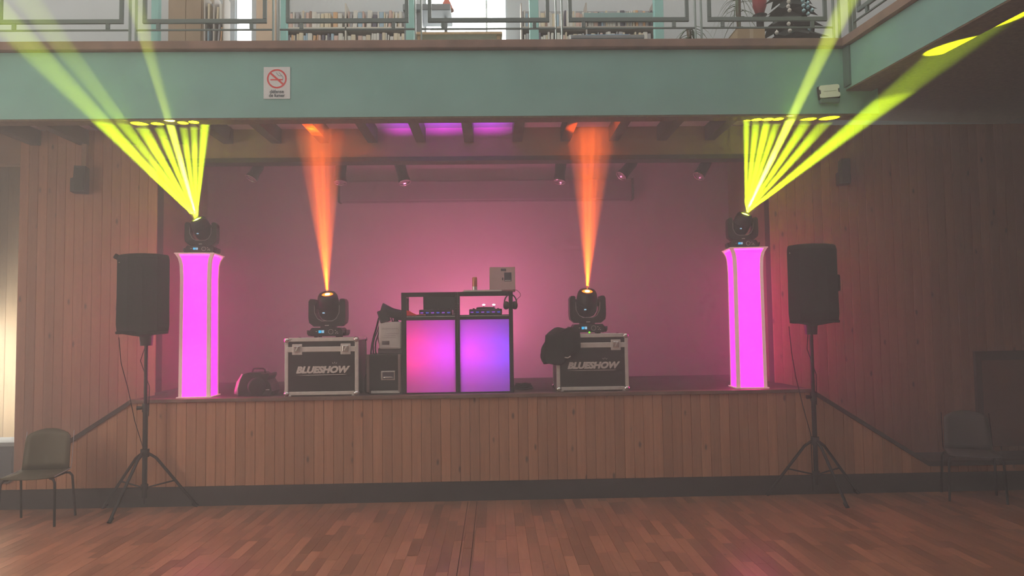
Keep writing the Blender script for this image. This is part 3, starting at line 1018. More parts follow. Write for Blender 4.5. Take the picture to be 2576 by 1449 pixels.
sm_.tube([(0.055, -0.005, zc_ - 0.01), (0.06, -0.005, zc_ + 0.015), (0.05, -0.005, zc_ + 0.027), (0.02, -0.005, zc_ + 0.03), (0.005, -0.005, zc_ + 0.045), (-0.005, -0.005, zc_ + 0.06)], 0.003, 5)
sm_.tube([(0.045, -0.005, zc_ + 0.03), (0.034, -0.005, zc_ + 0.045), (0.024, -0.005, zc_ + 0.06)], 0.003, 5)
sm_.build('smoke_mark', mat('sign_grey', (0.33, 0.33, 0.4), 0.6), sg)
inst('lettering', text_mesh('défense', 0.048, M_INK, 0, 0.0008, 0.0006, 0.135), sg, (0, -0.0055, -0.088))
inst('lettering', text_mesh('de fumer', 0.048, M_INK, 0, 0.0008, 0.0006, 0.155), sg, (0, -0.0055, -0.126))

c_ = at(2086, 230, Y_FASCIA - 0.04)
em = thing('emergency_light', 'white bow tie shaped emergency lamp tilted on the green balcony beam', 'lamp', (c_.x, Y_FASCIA - 0.002, c_.z))
er = R(-5)
MB().box((0.0, -0.02, -0.005), (0.215, 0.04, 0.135), (0, er, 0), 0.012).build('body', M_BLACK, em)
def cut(a):
    return (a[0] * math.cos(-er) - a[1] * math.sin(-er), a[0] * math.sin(-er) + a[1] * math.cos(-er))
poly = [(-0.1, -0.055), (-0.085, -0.062), (0.085, -0.062), (0.1, -0.05), (0.1, -0.025), (0.082, -0.015), (0.082, 0.015), (0.1, 0.025), (0.1, 0.05), (0.085, 0.062), (-0.085, 0.062), (-0.1, 0.05), (-0.1, 0.025), (-0.085, 0.015), (-0.085, -0.015), (-0.1, -0.025)]
MB().prism([cut(p) for p in poly], -0.055, -0.04).build('diffuser', mat('lamp_white', (0.78, 0.84, 0.84), 0.3), em)
MB().box((0, -0.056, 0), (0.13, 0.003, 0.004), (0, er, 0)).build('seam', mat('seam_grey', (0.4, 0.45, 0.45), 0.5), em)
MB().bb(-0.09, 0.1, -0.045, 0.0, -0.115, -0.066, 0.01).build('battery_box', M_GREEN_DARK, em)

# ================================================================== MAGENTA TOWERS
def tower(px, y, label, side):
    p = at(px, 1000 if px < 1000 else 975, y)
    t = thing('light_tower', label, 'light tower', (p.x, y, Z_STAGE), R(5 if side > 0 else -5), 'glowing towers')
    Hh = 1.455
    prof = [(0.0, 0.150), (1.20, 0.146), (1.34, 0.151), (1.40, 0.163), (1.435, 0.182), (Hh, 0.19)]
    cw = 0.032                                       # corner seams
    fab = MB()
    for k in range(4):
        m = Matrix.Rotation(k * math.pi / 2, 3, 'Z')
        rows = []
        for z, r in prof[:-2] + [(1.425, 0.176)]:
            rows.append((m @ Vector((-r + cw, -r, z)), m @ Vector((r - cw, -r, z))))
        for i in range(len(rows) - 1):
            fab._add([rows[i][0], rows[i][1], rows[i + 1][1], rows[i + 1][0]], [(0, 1, 2, 3)], False)
    body = fab.build('glowing_cover', M_TOWER, t)
    for k in range(4):
        m = Matrix.Rotation(k * math.pi / 2, 3, 'Z')
        seam = MB()
        rows = []
        for z, r in prof:
            e = 0.002
            rows.append([m @ Vector(q) for q in ((r - cw, -r - e, z), (r + e, -r - e, z), (r + e, -r + cw, z), (r - cw, -r + cw, z))])
        for i in range(len(rows) - 1):
            for j in range(4):
                seam._add([rows[i][j], rows[i][(j + 1) % 4], rows[i + 1][(j + 1) % 4], rows[i + 1][j]], [(0, 1, 2, 3)])
        seam._add(rows[-1], [(0, 1, 2, 3)])
        seam.build('corner_seam', M_FABRIC_GLOW, t)
    MB().bb(-0.195, 0.195, -0.195, 0.195, Hh - 0.012, Hh, 0.005).build('top_plate', M_FABRIC_GLOW, t)
    MB().bb(-0.17, 0.17, -0.17, 0.17, 0.0, 0.012, 0.003).build('base_plate', M_FABRIC_GLOW, t)
    return t, Hh


T_L, TH = tower(500, 7.66, 'glowing magenta tower beside the loudspeaker near the doorway', 1)
T_R, _ = tower(1883, 7.72, 'glowing magenta tower beside the loudspeaker on the dim side', -1)


# ================================================================== MOVING HEADS
def moving_head(name, label, loc, sc_, pan, elev, roll, mlens, mcore, group):
    t = thing(name, label, 'moving head', loc, pan, group)
    t.scale = (sc_, sc_, sc_)
    # base
    b = MB().prism([(-0.155, 0.012), (0.155, 0.012), (0.165, 0.03), (0.165, 0.07), (0.145, 0.098), (-0.145, 0.098), (-0.165, 0.07), (-0.165, 0.03)], -0.13, 0.13)
    base = b.build('base', M_BLACK, t)
    for s in (-1, 1):
        e = MB()
        pts = [(s * 0.155, 0.02), (s * 0.185, 0.016), (s * 0.2, 0.04), (s * 0.2, 0.075), (s * 0.188, 0.07), (s * 0.182, 0.045), (s * 0.155, 0.05)]
        if s < 0:
            pts = pts[::-1]
        e.prism(pts, -0.10, 0.10)
        e.build('carry_handle', M_BLACK, base)
    for sx in (-0.11, 0.11):
        for sy in (-0.09, 0.09):
            MB().cyl((sx, sy, 0), (sx, sy, 0.014), 0.018, n=10).build('foot', M_BLACK_MATT, base)
    disp = MB().bb(-0.075, -0.047, -0.134, -0.129, 0.045, 0.072, 0.002).build('display', M_CYAN, base)
    MB().bb(-0.044, -0.018, -0.134, -0.129, 0.045, 0.072, 0.002).build('display', M_DISP, base)
    kn = MB()
    N = 18
    for i in range(N):
        a0, a1 = 2 * math.pi * i / N, 2 * math.pi * (i + 1) / N
        kn._add([(0.05 + 0.026 * math.cos(a0), -0.1312, 0.057 + 0.026 * math.sin(a0)), (0.05 + 0.026 * math.cos(a1), -0.1312, 0.057 + 0.026 * math.sin(a1)),
                 (0.05 + 0.022 * math.cos(a1), -0.1312, 0.057 + 0.022 * math.sin(a1)), (0.05 + 0.022 * math.cos(a0), -0.1312, 0.057 + 0.022 * math.sin(a0))], [(0, 1, 2, 3)])
    kn.build('dial_ring', M_PRINT, base)
    for (bx2, bz2) in ((0.095, 0.07), (0.112, 0.055), (0.1, 0.042), (-0.098, 0.06), (0.12, 0.04)):
        MB().bb(bx2 - 0.005, bx2 + 0.005, -0.133, -0.129, bz2 - 0.004, bz2 + 0.004).build('button', M_PRINT, base)
    MB().cyl((0, 0, 0.098), (0, 0, 0.115), 0.085, n=24).build('pan_ring', M_TUBE, t)
    # yoke
    yk = MB()
    outer = [(-0.135, 0.112), (0.135, 0.112), (0.182, 0.15), (0.190, 0.20), (0.188, 0.37), (0.172, 0.395), (0.14, 0.395)]
    inner = [(0.128, 0.385), (0.126, 0.25), (0.095, 0.19), (0.055, 0.165), (-0.055, 0.165), (-0.095, 0.19), (-0.126, 0.25), (-0.128, 0.385)]
    outer2 = [(-0.14, 0.395), (-0.172, 0.395), (-0.188, 0.37), (-0.190, 0.20), (-0.182, 0.15)]
    # build the U as three convex-ish pieces
    yk.prism([(-0.135, 0.112), (0.135, 0.112), (0.182, 0.15), (0.095, 0.19), (0.055, 0.165), (-0.055, 0.165), (-0.095, 0.19), (-0.182, 0.15)], -0.085, 0.085)
    yk.prism([(0.095, 0.19), (0.182, 0.15), (0.190, 0.20), (0.188, 0.37), (0.172, 0.395), (0.14, 0.395), (0.128, 0.385), (0.126, 0.25)], -0.085, 0.085)
    yk.prism([(-0.182, 0.15), (-0.095, 0.19), (-0.126, 0.25), (-0.128, 0.385), (-0.14, 0.395), (-0.172, 0.395), (-0.188, 0.37), (-0.190, 0.20)], -0.085, 0.085)
    yoke = yk.build('yoke', M_BLACK, t)
    # grey inner edge line of the yoke
    ed = MB().tube([(0.127, -0.088, 0.33), (0.125, -0.088, 0.25), (0.095, -0.088, 0.192), (0.055, -0.088, 0.167), (-0.055, -0.088, 0.167), (-0.095, -0.088, 0.192), (-0.125, -0.088, 0.25), (-0.127, -0.088, 0.33)], 0.0035, 6)
    ed.build('edge_strip', mat('edge_grey', (0.35, 0.33, 0.34), 0.4), yoke)
    MB().bb(-0.02, 0.02, -0.09, -0.08, 0.118, 0.126).build('badge', M_PRINT, yoke)
    # head
    ax = Vector((math.sin(roll) * math.sin(elev), -math.cos(elev), math.cos(roll) * math.sin(elev))).normalized()
    hc = Vector((0, 0, 0.325))
    prof = [(0.0, -0.155), (0.05, -0.15), (0.09, -0.125), (0.108, -0.08), (0.112, -0.02), (0.110, 0.05), (0.100, 0.11), (0.085, 0.135), (0.062, 0.142), (0.060, 0.13), (0.058, 0.122)]
    hd = MB().lathe(prof, hc, ax, 28).build('head', M_BLACK, t)
    MB().lathe([(0.112, -0.02), (0.1145, -0.01), (0.1145, 0.004), (0.1115, 0.012)], hc, ax, 28).build('head_band', M_TUBE, hd)
    MB().lathe([(0.058, 0.126), (0.03, 0.134), (0.0, 0.136)], hc, ax, 24).build('lens', mlens, hd)
    MB().lathe([(0.026, 0.1355), (0.012, 0.140), (0.0, 0.141)], hc, ax, 18).build('lens_core', mcore, hd)
    for s in (-1, 1):
        MB().cyl((s * 0.10, 0, 0.325), (s * 0.135, 0, 0.325), 0.04, n=16).build('tilt_pivot', M_TUBE, hd)
    # small cyan glint on the rear cover, put in as a glowing patch
    MB().box(hc + Vector((-0.03, -0.104, -0.075)), (0.022, 0.006, 0.012), (0.3, 0, 0)).build('glint', M_DISP, hd)
    bpy.context.view_layer.update()
    return t, t.matrix_world @ (hc + ax * 0.150)


# flight cases first (the orange heads stand on them)
def flight_case(label, px, y, wd, hgt, dep, both_latches):
    p = at(px, 992 if px < 1000 else 979, y)
    t = thing('flight_case', label, 'flight case', (p.x, y, Z_STAGE), 0, 'lettered flight cases')
    w2 = wd / 2
    f = -dep / 2
    MB().bb(-w2 + 0.01, w2 - 0.01, f + 0.01, dep / 2 - 0.01, 0.012, hgt - 0.006).build('body', M_LAMINATE, t)
    e = 0.036
    zl = hgt * 0.845                                            # lid line
    # aluminium edges
    for nm, b in (('edge_profile', (-w2 + e, w2 - e, f, f + 0.02, 0.012, 0.012 + e)), ('edge_profile', (-w2 + e, w2 - e, f, f + 0.02, hgt - 0.038, hgt)),
                  ('edge_profile', (-w2 + e * 0.6, w2 - e * 0.6, f - 0.003, f + 0.02, zl - 0.052, zl)),
                  ('edge_profile', (-w2, -w2 + e, f, f + 0.03, e, hgt - 0.05)), ('edge_profile', (w2 - e, w2, f, f + 0.03, e, hgt - 0.05)),
                  ('edge_profile', (-w2, -w2 + e, dep / 2 - 0.03, dep / 2, e, hgt - 0.05)), ('edge_profile', (w2 - e, w2, dep / 2 - 0.03, dep / 2, e, hgt - 0.05)),
                  ('edge_profile', (-w2, -w2 + 0.02, f, dep / 2, hgt - 0.03, hgt)), ('edge_profile', (w2 - 0.02, w2, f, dep / 2, hgt - 0.03, hgt)),
                  ('edge_profile', (-w2 + e, w2 - e, dep / 2 - 0.02, dep / 2, hgt - 0.03, hgt))):
        MB().bb(*b, 0.004).build(nm, M_ALU, t)
    # corners: ball corners
    for sx in (-1, 1):
        for z, s in ((0.018, 1), (hgt - 0.02, -1)):
            for yy in (f + 0.012, dep / 2 - 0.012):
                mb = MB().lathe([(0, -0.03), (0.018, -0.026), (0.03, -0.012), (0.034, 0.004), (0.028, 0.02), (0.015, 0.03), (0, 0.033)], (sx * (w2 - 0.022), yy, z + s * 0.006), n=12)
                mb.build('ball_corner', M_CHROME, t)
            mb = MB()
            mb.prism([(0, 0), (sx * -0.07, 0), (sx * -0.05, s * 0.03), (sx * -0.02, s * 0.055), (0, s * 0.06)] if sx * s < 0 else [(0, 0), (0, s * 0.06), (sx * -0.02, s * 0.055), (sx * -0.05, s * 0.03), (sx * -0.07, 0)], f - 0.006, f + 0.001)
            o = mb.build('corner_brace', M_ALU, t)
            o.location = (sx * w2, 0, z - s * 0.014)
    for s in ((-1, 1) if both_latches else (1,)):
        xl = s * w2 * 0.655
        la = MB().bb(xl - 0.05, xl + 0.05, f - 0.008, f + 0.0, zl - 0.08, zl + 0.028, 0.006).build('latch', M_ALU, t)
        MB().bb(xl - 0.03, xl + 0.03, f - 0.02, f - 0.008, zl - 0.055, zl + 0.01, 0.006).build('latch_plate', M_CHROME, la)
        MB().cyl((xl, f - 0.03, zl - 0.02), (xl, f - 0.02, zl - 0.02), 0.016).build('latch_knob', M_CHROME, la)
        MB().box((xl, f - 0.028, zl - 0.02), (0.012, 0.012, 0.045), (0, 0.5, 0)).build('latch_wing', M_ALU, la)
    # print
    zt = hgt * 0.445
    inst('lettering', text_mesh('BLUESHOW', 0.088, M_PRINT, 0.28, 0.0052, 0.0008, wd * 0.735), t, (0.0 if both_latches else 0.0, f + 0.0085, zt))
    MB().prism([(-wd * 0.35, zt - 0.047), (-wd * 0.2, zt - 0.051), (wd * 0.30, zt - 0.049), (wd * 0.34, zt - 0.046), (wd * 0.30, zt - 0.044)], f + 0.0078, f + 0.0095).build('underline', M_PRINT, t)
    mk = MB()
    for a_ in (-0.7, 0.0, 0.7):
        c = Vector((wd * 0.175 + 0.028 * math.sin(a_), f + 0.0086, zt + 0.052 + 0.02 * math.cos(a_)))
        mk.box(c, (0.005, 0.0016, 0.016), (0, a_, 0))
    mk.build('spark_mark', M_PRINT, t)
    return t


CASE_H = 0.585
FC_L = flight_case('black flight case with white lettering and two latches between bag and DJ booth', 823, 7.72, 0.735, CASE_H, 0.5, True)
FC_R = flight_case('black flight case with white lettering under the draped black cloth', 1484, 7.78, 0.735, CASE_H, 0.5, False)

zt_case = Z_STAGE + CASE_H
OH_L, LO_L = moving_head('moving_head', 'black moving head with orange beam on the case between bag and booth', (xat(826, 7.72, 840), 7.74, zt_case), 1.0, 0.0, R(62), 0.0, M_LENS_O, M_LENS_HOT, 'moving heads')
OH_R, LO_R = moving_head('moving_head', 'black moving head with orange beam on the cloth draped case', (xat(1478, 7.78, 830), 7.80, zt_case), 1.0, 0.0, R(62), 0.0, M_LENS_O, M_LENS_HOT, 'moving heads')
YH_L, LY_L = moving_head('moving_head', 'black moving head with yellow beams on the tower near the doorway', (T_L.location.x + 0.02, 7.66, Z_STAGE + TH), 0.82, R(8), R(64), R(-24), M_LENS_Y, M_LENS_Y, 'moving heads')
YH_R, LY_R = moving_head('moving_head', 'black moving head with yellow beams on the tower on the dim side', (T_R.location.x - 0.02, 7.72, Z_STAGE + TH), 0.82, R(-8), R(66), R(20), M_LENS_Y, M_LENS_Y, 'moving heads')
MB().cyl((0.005, -0.137, 0.012), (0.005, -0.131, 0.012), 0.010, n=12).build('status_light', M_LED_G, OH_R)

# the beams
YEL = (0.70, 1.0, 0.004)
YEL_HOT = (0.80, 1.0, 0.06)
ORG = (1.0, 0.13, 0.005)
PWR_Y, PWR_O = 18500, 6200
for (px, y, ang, k) in ((238, 7.02, 7.2, 1.7), (290, 7.06, 6.2, 1.0), (336, 7.24, 7.2, 0.85), (386, 7.25, 6.0, 0.75), (421, 7.13, 5.0, 3.4), (457, 7.22, 5.4, 0.75), (487, 7.20, 5.0, 1.1), (518, 7.34, 5.8, 0.8)):
    spot('beam_lamp', YH_L, LY_L, at(px, 286, y), ang, PWR_Y * k, YEL_HOT if k > 3 else YEL)
for (px, y, ang, k) in ((1878, 7.30, 4.2, 0.9), (1906, 7.26, 5.6, 0.75), (1936, 7.25, 5.8, 1.2), (1964, 7.24, 5.2, 0.8), (1999, 7.09, 5.2, 3.8), (2046, 7.26, 6.4, 0.7), (2100, 7.22, 6.4, 0.7)):
    spot('beam_lamp', YH_R, LY_R, at(px, 280, y), ang, PWR_Y * k, YEL_HOT if k > 3 else YEL)
spot('beam_lamp', YH_R, LY_R, at(2500, 40, 5.75), 6.5, PWR_Y * 1.8, YEL)
for head, L0, cx in ((OH_L, LO_L, 803), (OH_R, LO_R, 1488)):
    spot('beam_lamp', head, L0, at(cx, 296, 7.72), 19, PWR_O * 0.36, ORG, 0.45)
    spot('beam_lamp', head, L0, at(cx - 8, 296, 7.70), 10, PWR_O * 0.75, ORG, 0.8)
    for dx, k in ((-22, 1.0), (4, 1.2), (26, 1.0)):
        spot('beam_lamp', head, L0, at(cx + dx, 296, 7.70), 2.4, PWR_O * 1.3 * k, ORG, 0.5)

# ================================================================== DJ BOOTH
bx0, bx1 = xat(1010, 7.56, 900), xat(1292, 7.56, 900)
bw2 = (bx1 - bx0) / 2
booth = thing('dj_booth', 'black framed DJ booth with two glowing pink to blue panels', 'DJ booth', ((bx0 + bx1) / 2, 7.56, Z_STAGE))
BH = 1.03
M_FRAME = mat('booth_frame', (0.025, 0.023, 0.027), 0.4, 0.3)
# scrims: thin translucent cloth lit from behind by coloured lamps
m = bpy.data.materials.new('scrim_cloth'); m.use_nodes = True
nt = m.node_tree; nt.nodes.clear()
out = nt.nodes.new('ShaderNodeOutputMaterial'); tl = nt.nodes.new('ShaderNodeBsdfTranslucent'); df = nt.nodes.new('ShaderNodeBsdfDiffuse'); mx = nt.nodes.new('ShaderNodeMixShader')
tl.inputs['Color'].default_value = (0.92, 0.92, 0.92, 1); df.inputs['Color'].default_value = (0.5, 0.5, 0.5, 1); mx.inputs[0].default_value = 0.15
nt.links.new(tl.outputs[0], mx.inputs[1]); nt.links.new(df.outputs[0], mx.inputs[2]); nt.links.new(mx.outputs[0], out.inputs['Surface'])
M_SCRIM = m
xc_l, xc_m, xc_r = -bw2 + 0.024, 0.024, bw2 - 0.022
PZ = 0.745
for nm, b in (('post', (-bw2, -bw2 + 0.05, 0, 0.045, 0, BH)), ('post', (-0.022, 0.001, 0, 0.045, 0, BH)), ('post', (0.003, 0.026, 0, 0.045, 0, BH)), ('post', (bw2 - 0.042, bw2, 0, 0.045, 0, BH)),
              ('rail', (-bw2 + 0.05, -0.022, 0, 0.035, BH - 0.045, BH)), ('rail', (0.026, bw2 - 0.042, 0, 0.035, BH - 0.045, BH)),
              ('rail', (-bw2 + 0.05, -0.022, 0, 0.035, PZ, PZ + 0.035)), ('rail', (0.026, bw2 - 0.042, 0, 0.035, PZ, PZ + 0.035)),
              ('rail', (-bw2 + 0.05, -0.022, 0, 0.035, 0.0, 0.012)), ('rail', (0.026, bw2 - 0.042, 0, 0.035, 0.0, 0.012))):
    MB().bb(*b, 0.003).build(nm, M_FRAME, booth)
MB().quad((-bw2 + 0.05, 0.016, 0.012), (-0.022, 0.016, 0.012), (-0.022, 0.016, PZ), (-bw2 + 0.05, 0.016, PZ)).build('scrim_panel', M_SCRIM, booth)
MB().quad((0.026, 0.016, 0.012), (bw2 - 0.042, 0.016, 0.012), (bw2 - 0.042, 0.016, PZ), (0.026, 0.016, PZ)).build('scrim_panel', M_SCRIM, booth)
# wings folding back
for s in (-1, 1):
    wx = s * (bw2 - 0.015)
    MB().bb(wx - 0.012, wx + 0.012, 0.42, 0.46, 0, BH, 0.003).build('wing_post', M_FRAME, booth)
    MB().bb(wx - 0.012, wx + 0.012, 0.045, 0.42, BH - 0.045, BH, 0.003).build('wing_rail', M_FRAME, booth)
    MB().bb(wx - 0.012, wx + 0.012, 0.045, 0.42, PZ, PZ + 0.035, 0.003).build('wing_rail', M_FRAME, booth)
    MB().bb(wx - 0.002, wx + 0.002, 0.045, 0.42, 0.012, PZ).build('wing_panel', M_BLACK_MATT, booth)
ZSH = 0.795
MB().bb(-bw2 + 0.03, bw2 - 0.03, 0.05, 0.44, ZSH - 0.02, ZSH, 0.003).build('shelf', M_FRAME, booth)
MB().bb(-bw2 + 0.05, bw2 - 0.042, 0.03, 0.05, ZSH - 0.022, ZSH - 0.01, 0.002).build('shelf_edge', M_ALU, booth)
for z in (0.86, 0.885, 0.91):
    for xx in (-0.012, 0.015):
        MB().cyl((xx, -0.004, z), (xx, 0.004, z), 0.004, n=8).build('bolt', M_CHROME, booth)
# lamps behind the scrims
for (u, z, col_, pw_) in ((-bw2 + 0.10, 0.42, (1.0, 0.01, 0.12), 5.0), (-0.14, 0.42, (0.40, 0.02, 1.0), 3.2),
                          (0.15, 0.42, (0.80, 0.015, 0.85), 3.6), (bw2 - 0.1, 0.42, (0.04, 0.04, 1.0), 4.5)):
    p = booth.location + Vector((u, 0.30, z))
    l = bpy.data.lights.new('backlight', 'POINT'); l.energy = pw_; l.color = col_; l.shadow_soft_size = 0.05
    o = bpy.data.objects.new('backlight', l); COL.objects.link(o); o.parent = booth; o.location = (u, 0.30, z)
# area light added in the back of the booth to wash the stage wall pink
p = booth.location + Vector((0.0, 0.5, 0.5))
area('wash_lamp', p, p + Vector((0, 1, 0.9)), 0.95, 0.2, 48, (1.0, 0.18, 0.38), booth)


def btop(px, py, y=7.75):
    return at(px, py, y)


# decks and mixer on the shelf
zsh = Z_STAGE + ZSH
M_DECK = mat('deck_black', (0.03, 0.03, 0.04), 0.3)
for lab, px in (('black DJ deck with jog wheel beside the can end of the booth shelf', 1222), ('black mixer with lit keys on the lamp end of the booth shelf', 1098)):
    t = thing('dj_deck' if px > 1150 else 'dj_mixer', lab, 'DJ deck' if px > 1150 else 'mixer', (xat(px, 7.78, 780), 7.80, zsh))
    MB().bb(-0.17, 0.17, -0.15, 0.15, 0.0, 0.06, 0.008).build('body', M_DECK, t)
    if px > 1150:
        MB().lathe([(0.09, 0.06), (0.1, 0.065), (0.1, 0.078), (0.085, 0.082), (0, 0.08)], (0, -0.02, 0), n=24).build('jog_wheel', M_TUBE, t)
    for i in range(5):
        MB().cyl((-0.13 + i * 0.065, 0.12, 0.06), (-0.13 + i * 0.065, 0.12, 0.075), 0.011, n=10).build('knob', M_BLACK, t)
    for i in range(6):
        MB().bb(-0.155 + i * 0.055, -0.125 + i * 0.055, -0.152, -0.149, 0.02, 0.034).build('key', emitter('key_blue', (0.1, 0.12, 1.0), 0.5) if i % 2 else emitter('key_violet', (0.5, 0.08, 1.0), 0.5), t)
    if px > 1150:
        for u in (-0.02, 0.085):
            MB().cyl((u, -0.1, 0.06), (u, -0.1, 0.10), 0.004, n=6).build('lamp_stalk', M_TUBE, t)
            MB().lathe([(0, -0.012), (0.012, -0.008), (0.018, 0), (0.01, 0.006), (0, 0.008)], (u, -0.1, 0.105), n=10).build('lamp_bead', emitter('bead_white', (1, 0.9, 1), 3), t)
# second laptop standing open on the shelf behind the rail (dark screen back)
p = at(1104, 765, 7.9)
lp2 = thing('laptop', 'dark open laptop behind the booth rail above the left panel', 'laptop', (p.x, 7.98, zsh))
MB().bb(-0.17, 0.17, -0.02, 0.2, 0, 0.02, 0.004).build('keyboard_base', M_DECK, lp2)
MB().box((0, -0.03, 0.125), (0.34, 0.012, 0.21), (R(8), 0, 0), 0.004).build('lid', M_DECK, lp2)
# red crumpled cloth at left of shelf
p = at(1032, 780, 7.66)
rc = thing('red_cloth', 'small red folded cloth on the booth shelf beside the black lamp', 'cloth', (p.x, 7.68, zsh))
mb = MB()
pts = [(-0.05, -0.04, 0), (0.07, -0.04, 0), (0.09, 0.04, 0), (-0.05, 0.05, 0), (-0.045, -0.03, 0.06), (0.0, -0.03, 0.045), (0.02, 0.03, 0.03), (-0.045, 0.04, 0.05)]
mb._add(pts, [(0, 1, 5, 4), (1, 2, 6, 5), (2, 3, 7, 6), (3, 0, 4, 7), (4, 5, 6, 7), (3, 2, 1, 0)])
mb.build('fold', mat('red_cloth', (0.8, 0.04, 0.05), 0.7, emit=(1, 0.02, 0.03), strength=0.12), rc)  # faint red emission put into the cloth so it looks lit
MB().tube([(0.07, -0.03, 0.006), (0.12, -0.04, 0.01), (0.16, -0.045, 0.004)], 0.006, 6).build('cord', mat('red_cord', (0.75, 0.1, 0.15), 0.6), rc)

# tray, can, laptop on the booth top
ztop_b = Z_STAGE + BH
pt = at(1214, 731, 7.62)
ty = thing('metal_tray', 'pale metal tray lying on the booth top under can and laptop', 'tray', (pt.x, 7.66, ztop_b))
MB().bb(-0.19, 0.19, -0.12, 0.16, 0, 0.006, 0.002).build('plate', M_ALU, ty)
for b in ((-0.19, 0.19, -0.125, -0.12, 0.0, 0.016), (-0.19, 0.19, 0.16, 0.165, 0, 0.016), (-0.195, -0.19, -0.12, 0.16, 0, 0.016), (0.19, 0.195, -0.12, 0.16, 0, 0.016)):
    MB().bb(*b).build('rim', M_ALU, ty)
zc2 = ztop_b + 0.006
can = thing('drink_can', 'slim orange and silver drink can standing on the metal tray', 'can', (xat(1194, 7.6, 710), 7.62, zc2))
MB().lathe([(0.022, 0), (0.0265, 0.008), (0.0265, 0.135), (0.022, 0.146), (0.0, 0.144)], n=20).build('body', mat('can_orange', (0.72, 0.30, 0.20), 0.3, 0.5), can)
MB().lathe([(0.0268, 0.012), (0.0268, 0.05)], n=20).build('band', mat('can_silver', (0.8, 0.75, 0.72), 0.3, 0.6), can)
MB().lathe([(0.022, 0.146), (0.023, 0.149), (0.019, 0.149), (0.018, 0.145)], n=20).build('rim', M_CHROME, can)
lp = thing('laptop', 'silver laptop with dark stickers standing open on the booth top', 'laptop', (xat(1264, 7.72, 720), 7.72, ztop_b + 0.007))
lw, lh = 0.27, 0.245
MB().bb(-lw / 2, lw / 2, 0.0, 0.2, 0, 0.014, 0.004).build('keyboard_base', mat('laptop_silver', (0.58, 0.40, 0.40), 0.5, 0.2), lp)  # silver tinted pink, the stage light's reflection put into the colour
lid = MB().box((0, -0.012, lh / 2 + 0.012), (lw, 0.008, lh), (R(-8), 0, 0), 0.003).build('lid', mat('laptop_silver', (0.58, 0.40, 0.40)), lp)
M_STK = mat('sticker_dark', (0.07, 0.06, 0.09), 0.5)
for (u, z, sw, sh_) in ((0.058, 0.15, 0.076, 0.095), (0.012, 0.225, 0.055, 0.026), (0.003, 0.13, 0.012, 0.03)):
    MB().box((u, -0.0168 + (z - 0.1345) * 0.14, z), (sw, 0.002, sh_), (R(-8), 0, 0)).build('sticker', M_STK, lid)
MB().box((0.056, -0.0185 + (0.113 - 0.1345) * 0.14, 0.113), (0.06, 0.0015, 0.006), (R(-8), 0, 0)).build('sticker_stripe', M_PRINT, lid)
# headphones on the right post
hp = thing('headphones', 'black headphones hanging on the outer post of the DJ booth', 'headphones', (xat(1284, 7.5, 750), 7.53, Z_STAGE))
band = [(0.062 * math.cos(a_), 0, 0.99 - 0.08 + 0.085 * math.sin(a_)) for a_ in [math.pi * i / 14 for i in range(15)]]
MB().tube(band, 0.007, 8).build('headband', M_BLACK, hp)
for s in (-1, 1):
    MB().lathe([(0.0, -0.024), (0.035, -0.022), (0.042, -0.01), (0.042, 0.012), (0.03, 0.022), (0, 0.023)], (s * 0.045, 0, 0.885), (s, 0.25, 0), 16).build('ear_cup', M_BLACK, hp)
MB().tube([(0.06, 0.02, 0.94), (0.09, 0.02, 0.965), (0.105, 0.02, 0.98), (0.10, 0.02, 1.01), (0.07, 0.03, 1.04), (0.03, 0.04, 1.045)], 0.003, 6).build('cord', M_BLACK, hp)

# ================================================================== LEFT OF THE BOOTH
p = at(975, 985, 7.62)
bc = thing('rack_case', 'black case with recessed metal handle beside the DJ booth', 'case', (p.x - 0.035, 7.80, Z_STAGE))
wr, hr = 0.32, 0.405
MB().bb(-wr / 2, wr / 2, -0.2, 0.2, 0.0, hr, 0.012).build('body', M_LAMINATE, bc)
for sx in (-1, 1):
    MB().bb(sx * wr / 2 - 0.014, sx * wr / 2 + 0.014, -0.208, -0.19, 0.02, hr, 0.003).build('edge_profile', mat('edge_dull', (0.30, 0.22, 0.22), 0.5, 0.4), bc)
MB().bb(-wr / 2 + 0.03, wr / 2, -0.208, -0.19, 0.008, 0.035, 0.003).build('edge_profile', M_ALU, bc)
hx = 0.045
hd_ = MB().bb(hx - 0.072, hx + 0.072, -0.206, -0.199, 0.14, 0.235, 0.008).build('handle_dish', M_CHROME, bc)
MB().bb(hx - 0.058, hx + 0.058, -0.208, -0.205, 0.155, 0.222, 0.004).build('dish_recess', mat('dish_dark', (0.12, 0.10, 0.14), 0.3, 0.6), hd_)
MB().tube([(hx - 0.05, -0.207, 0.165), (hx - 0.04, -0.225, 0.172), (hx + 0.04, -0.225, 0.172), (hx + 0.05, -0.207, 0.165)], 0.007, 8).build('handle', M_CHROME, hd_)

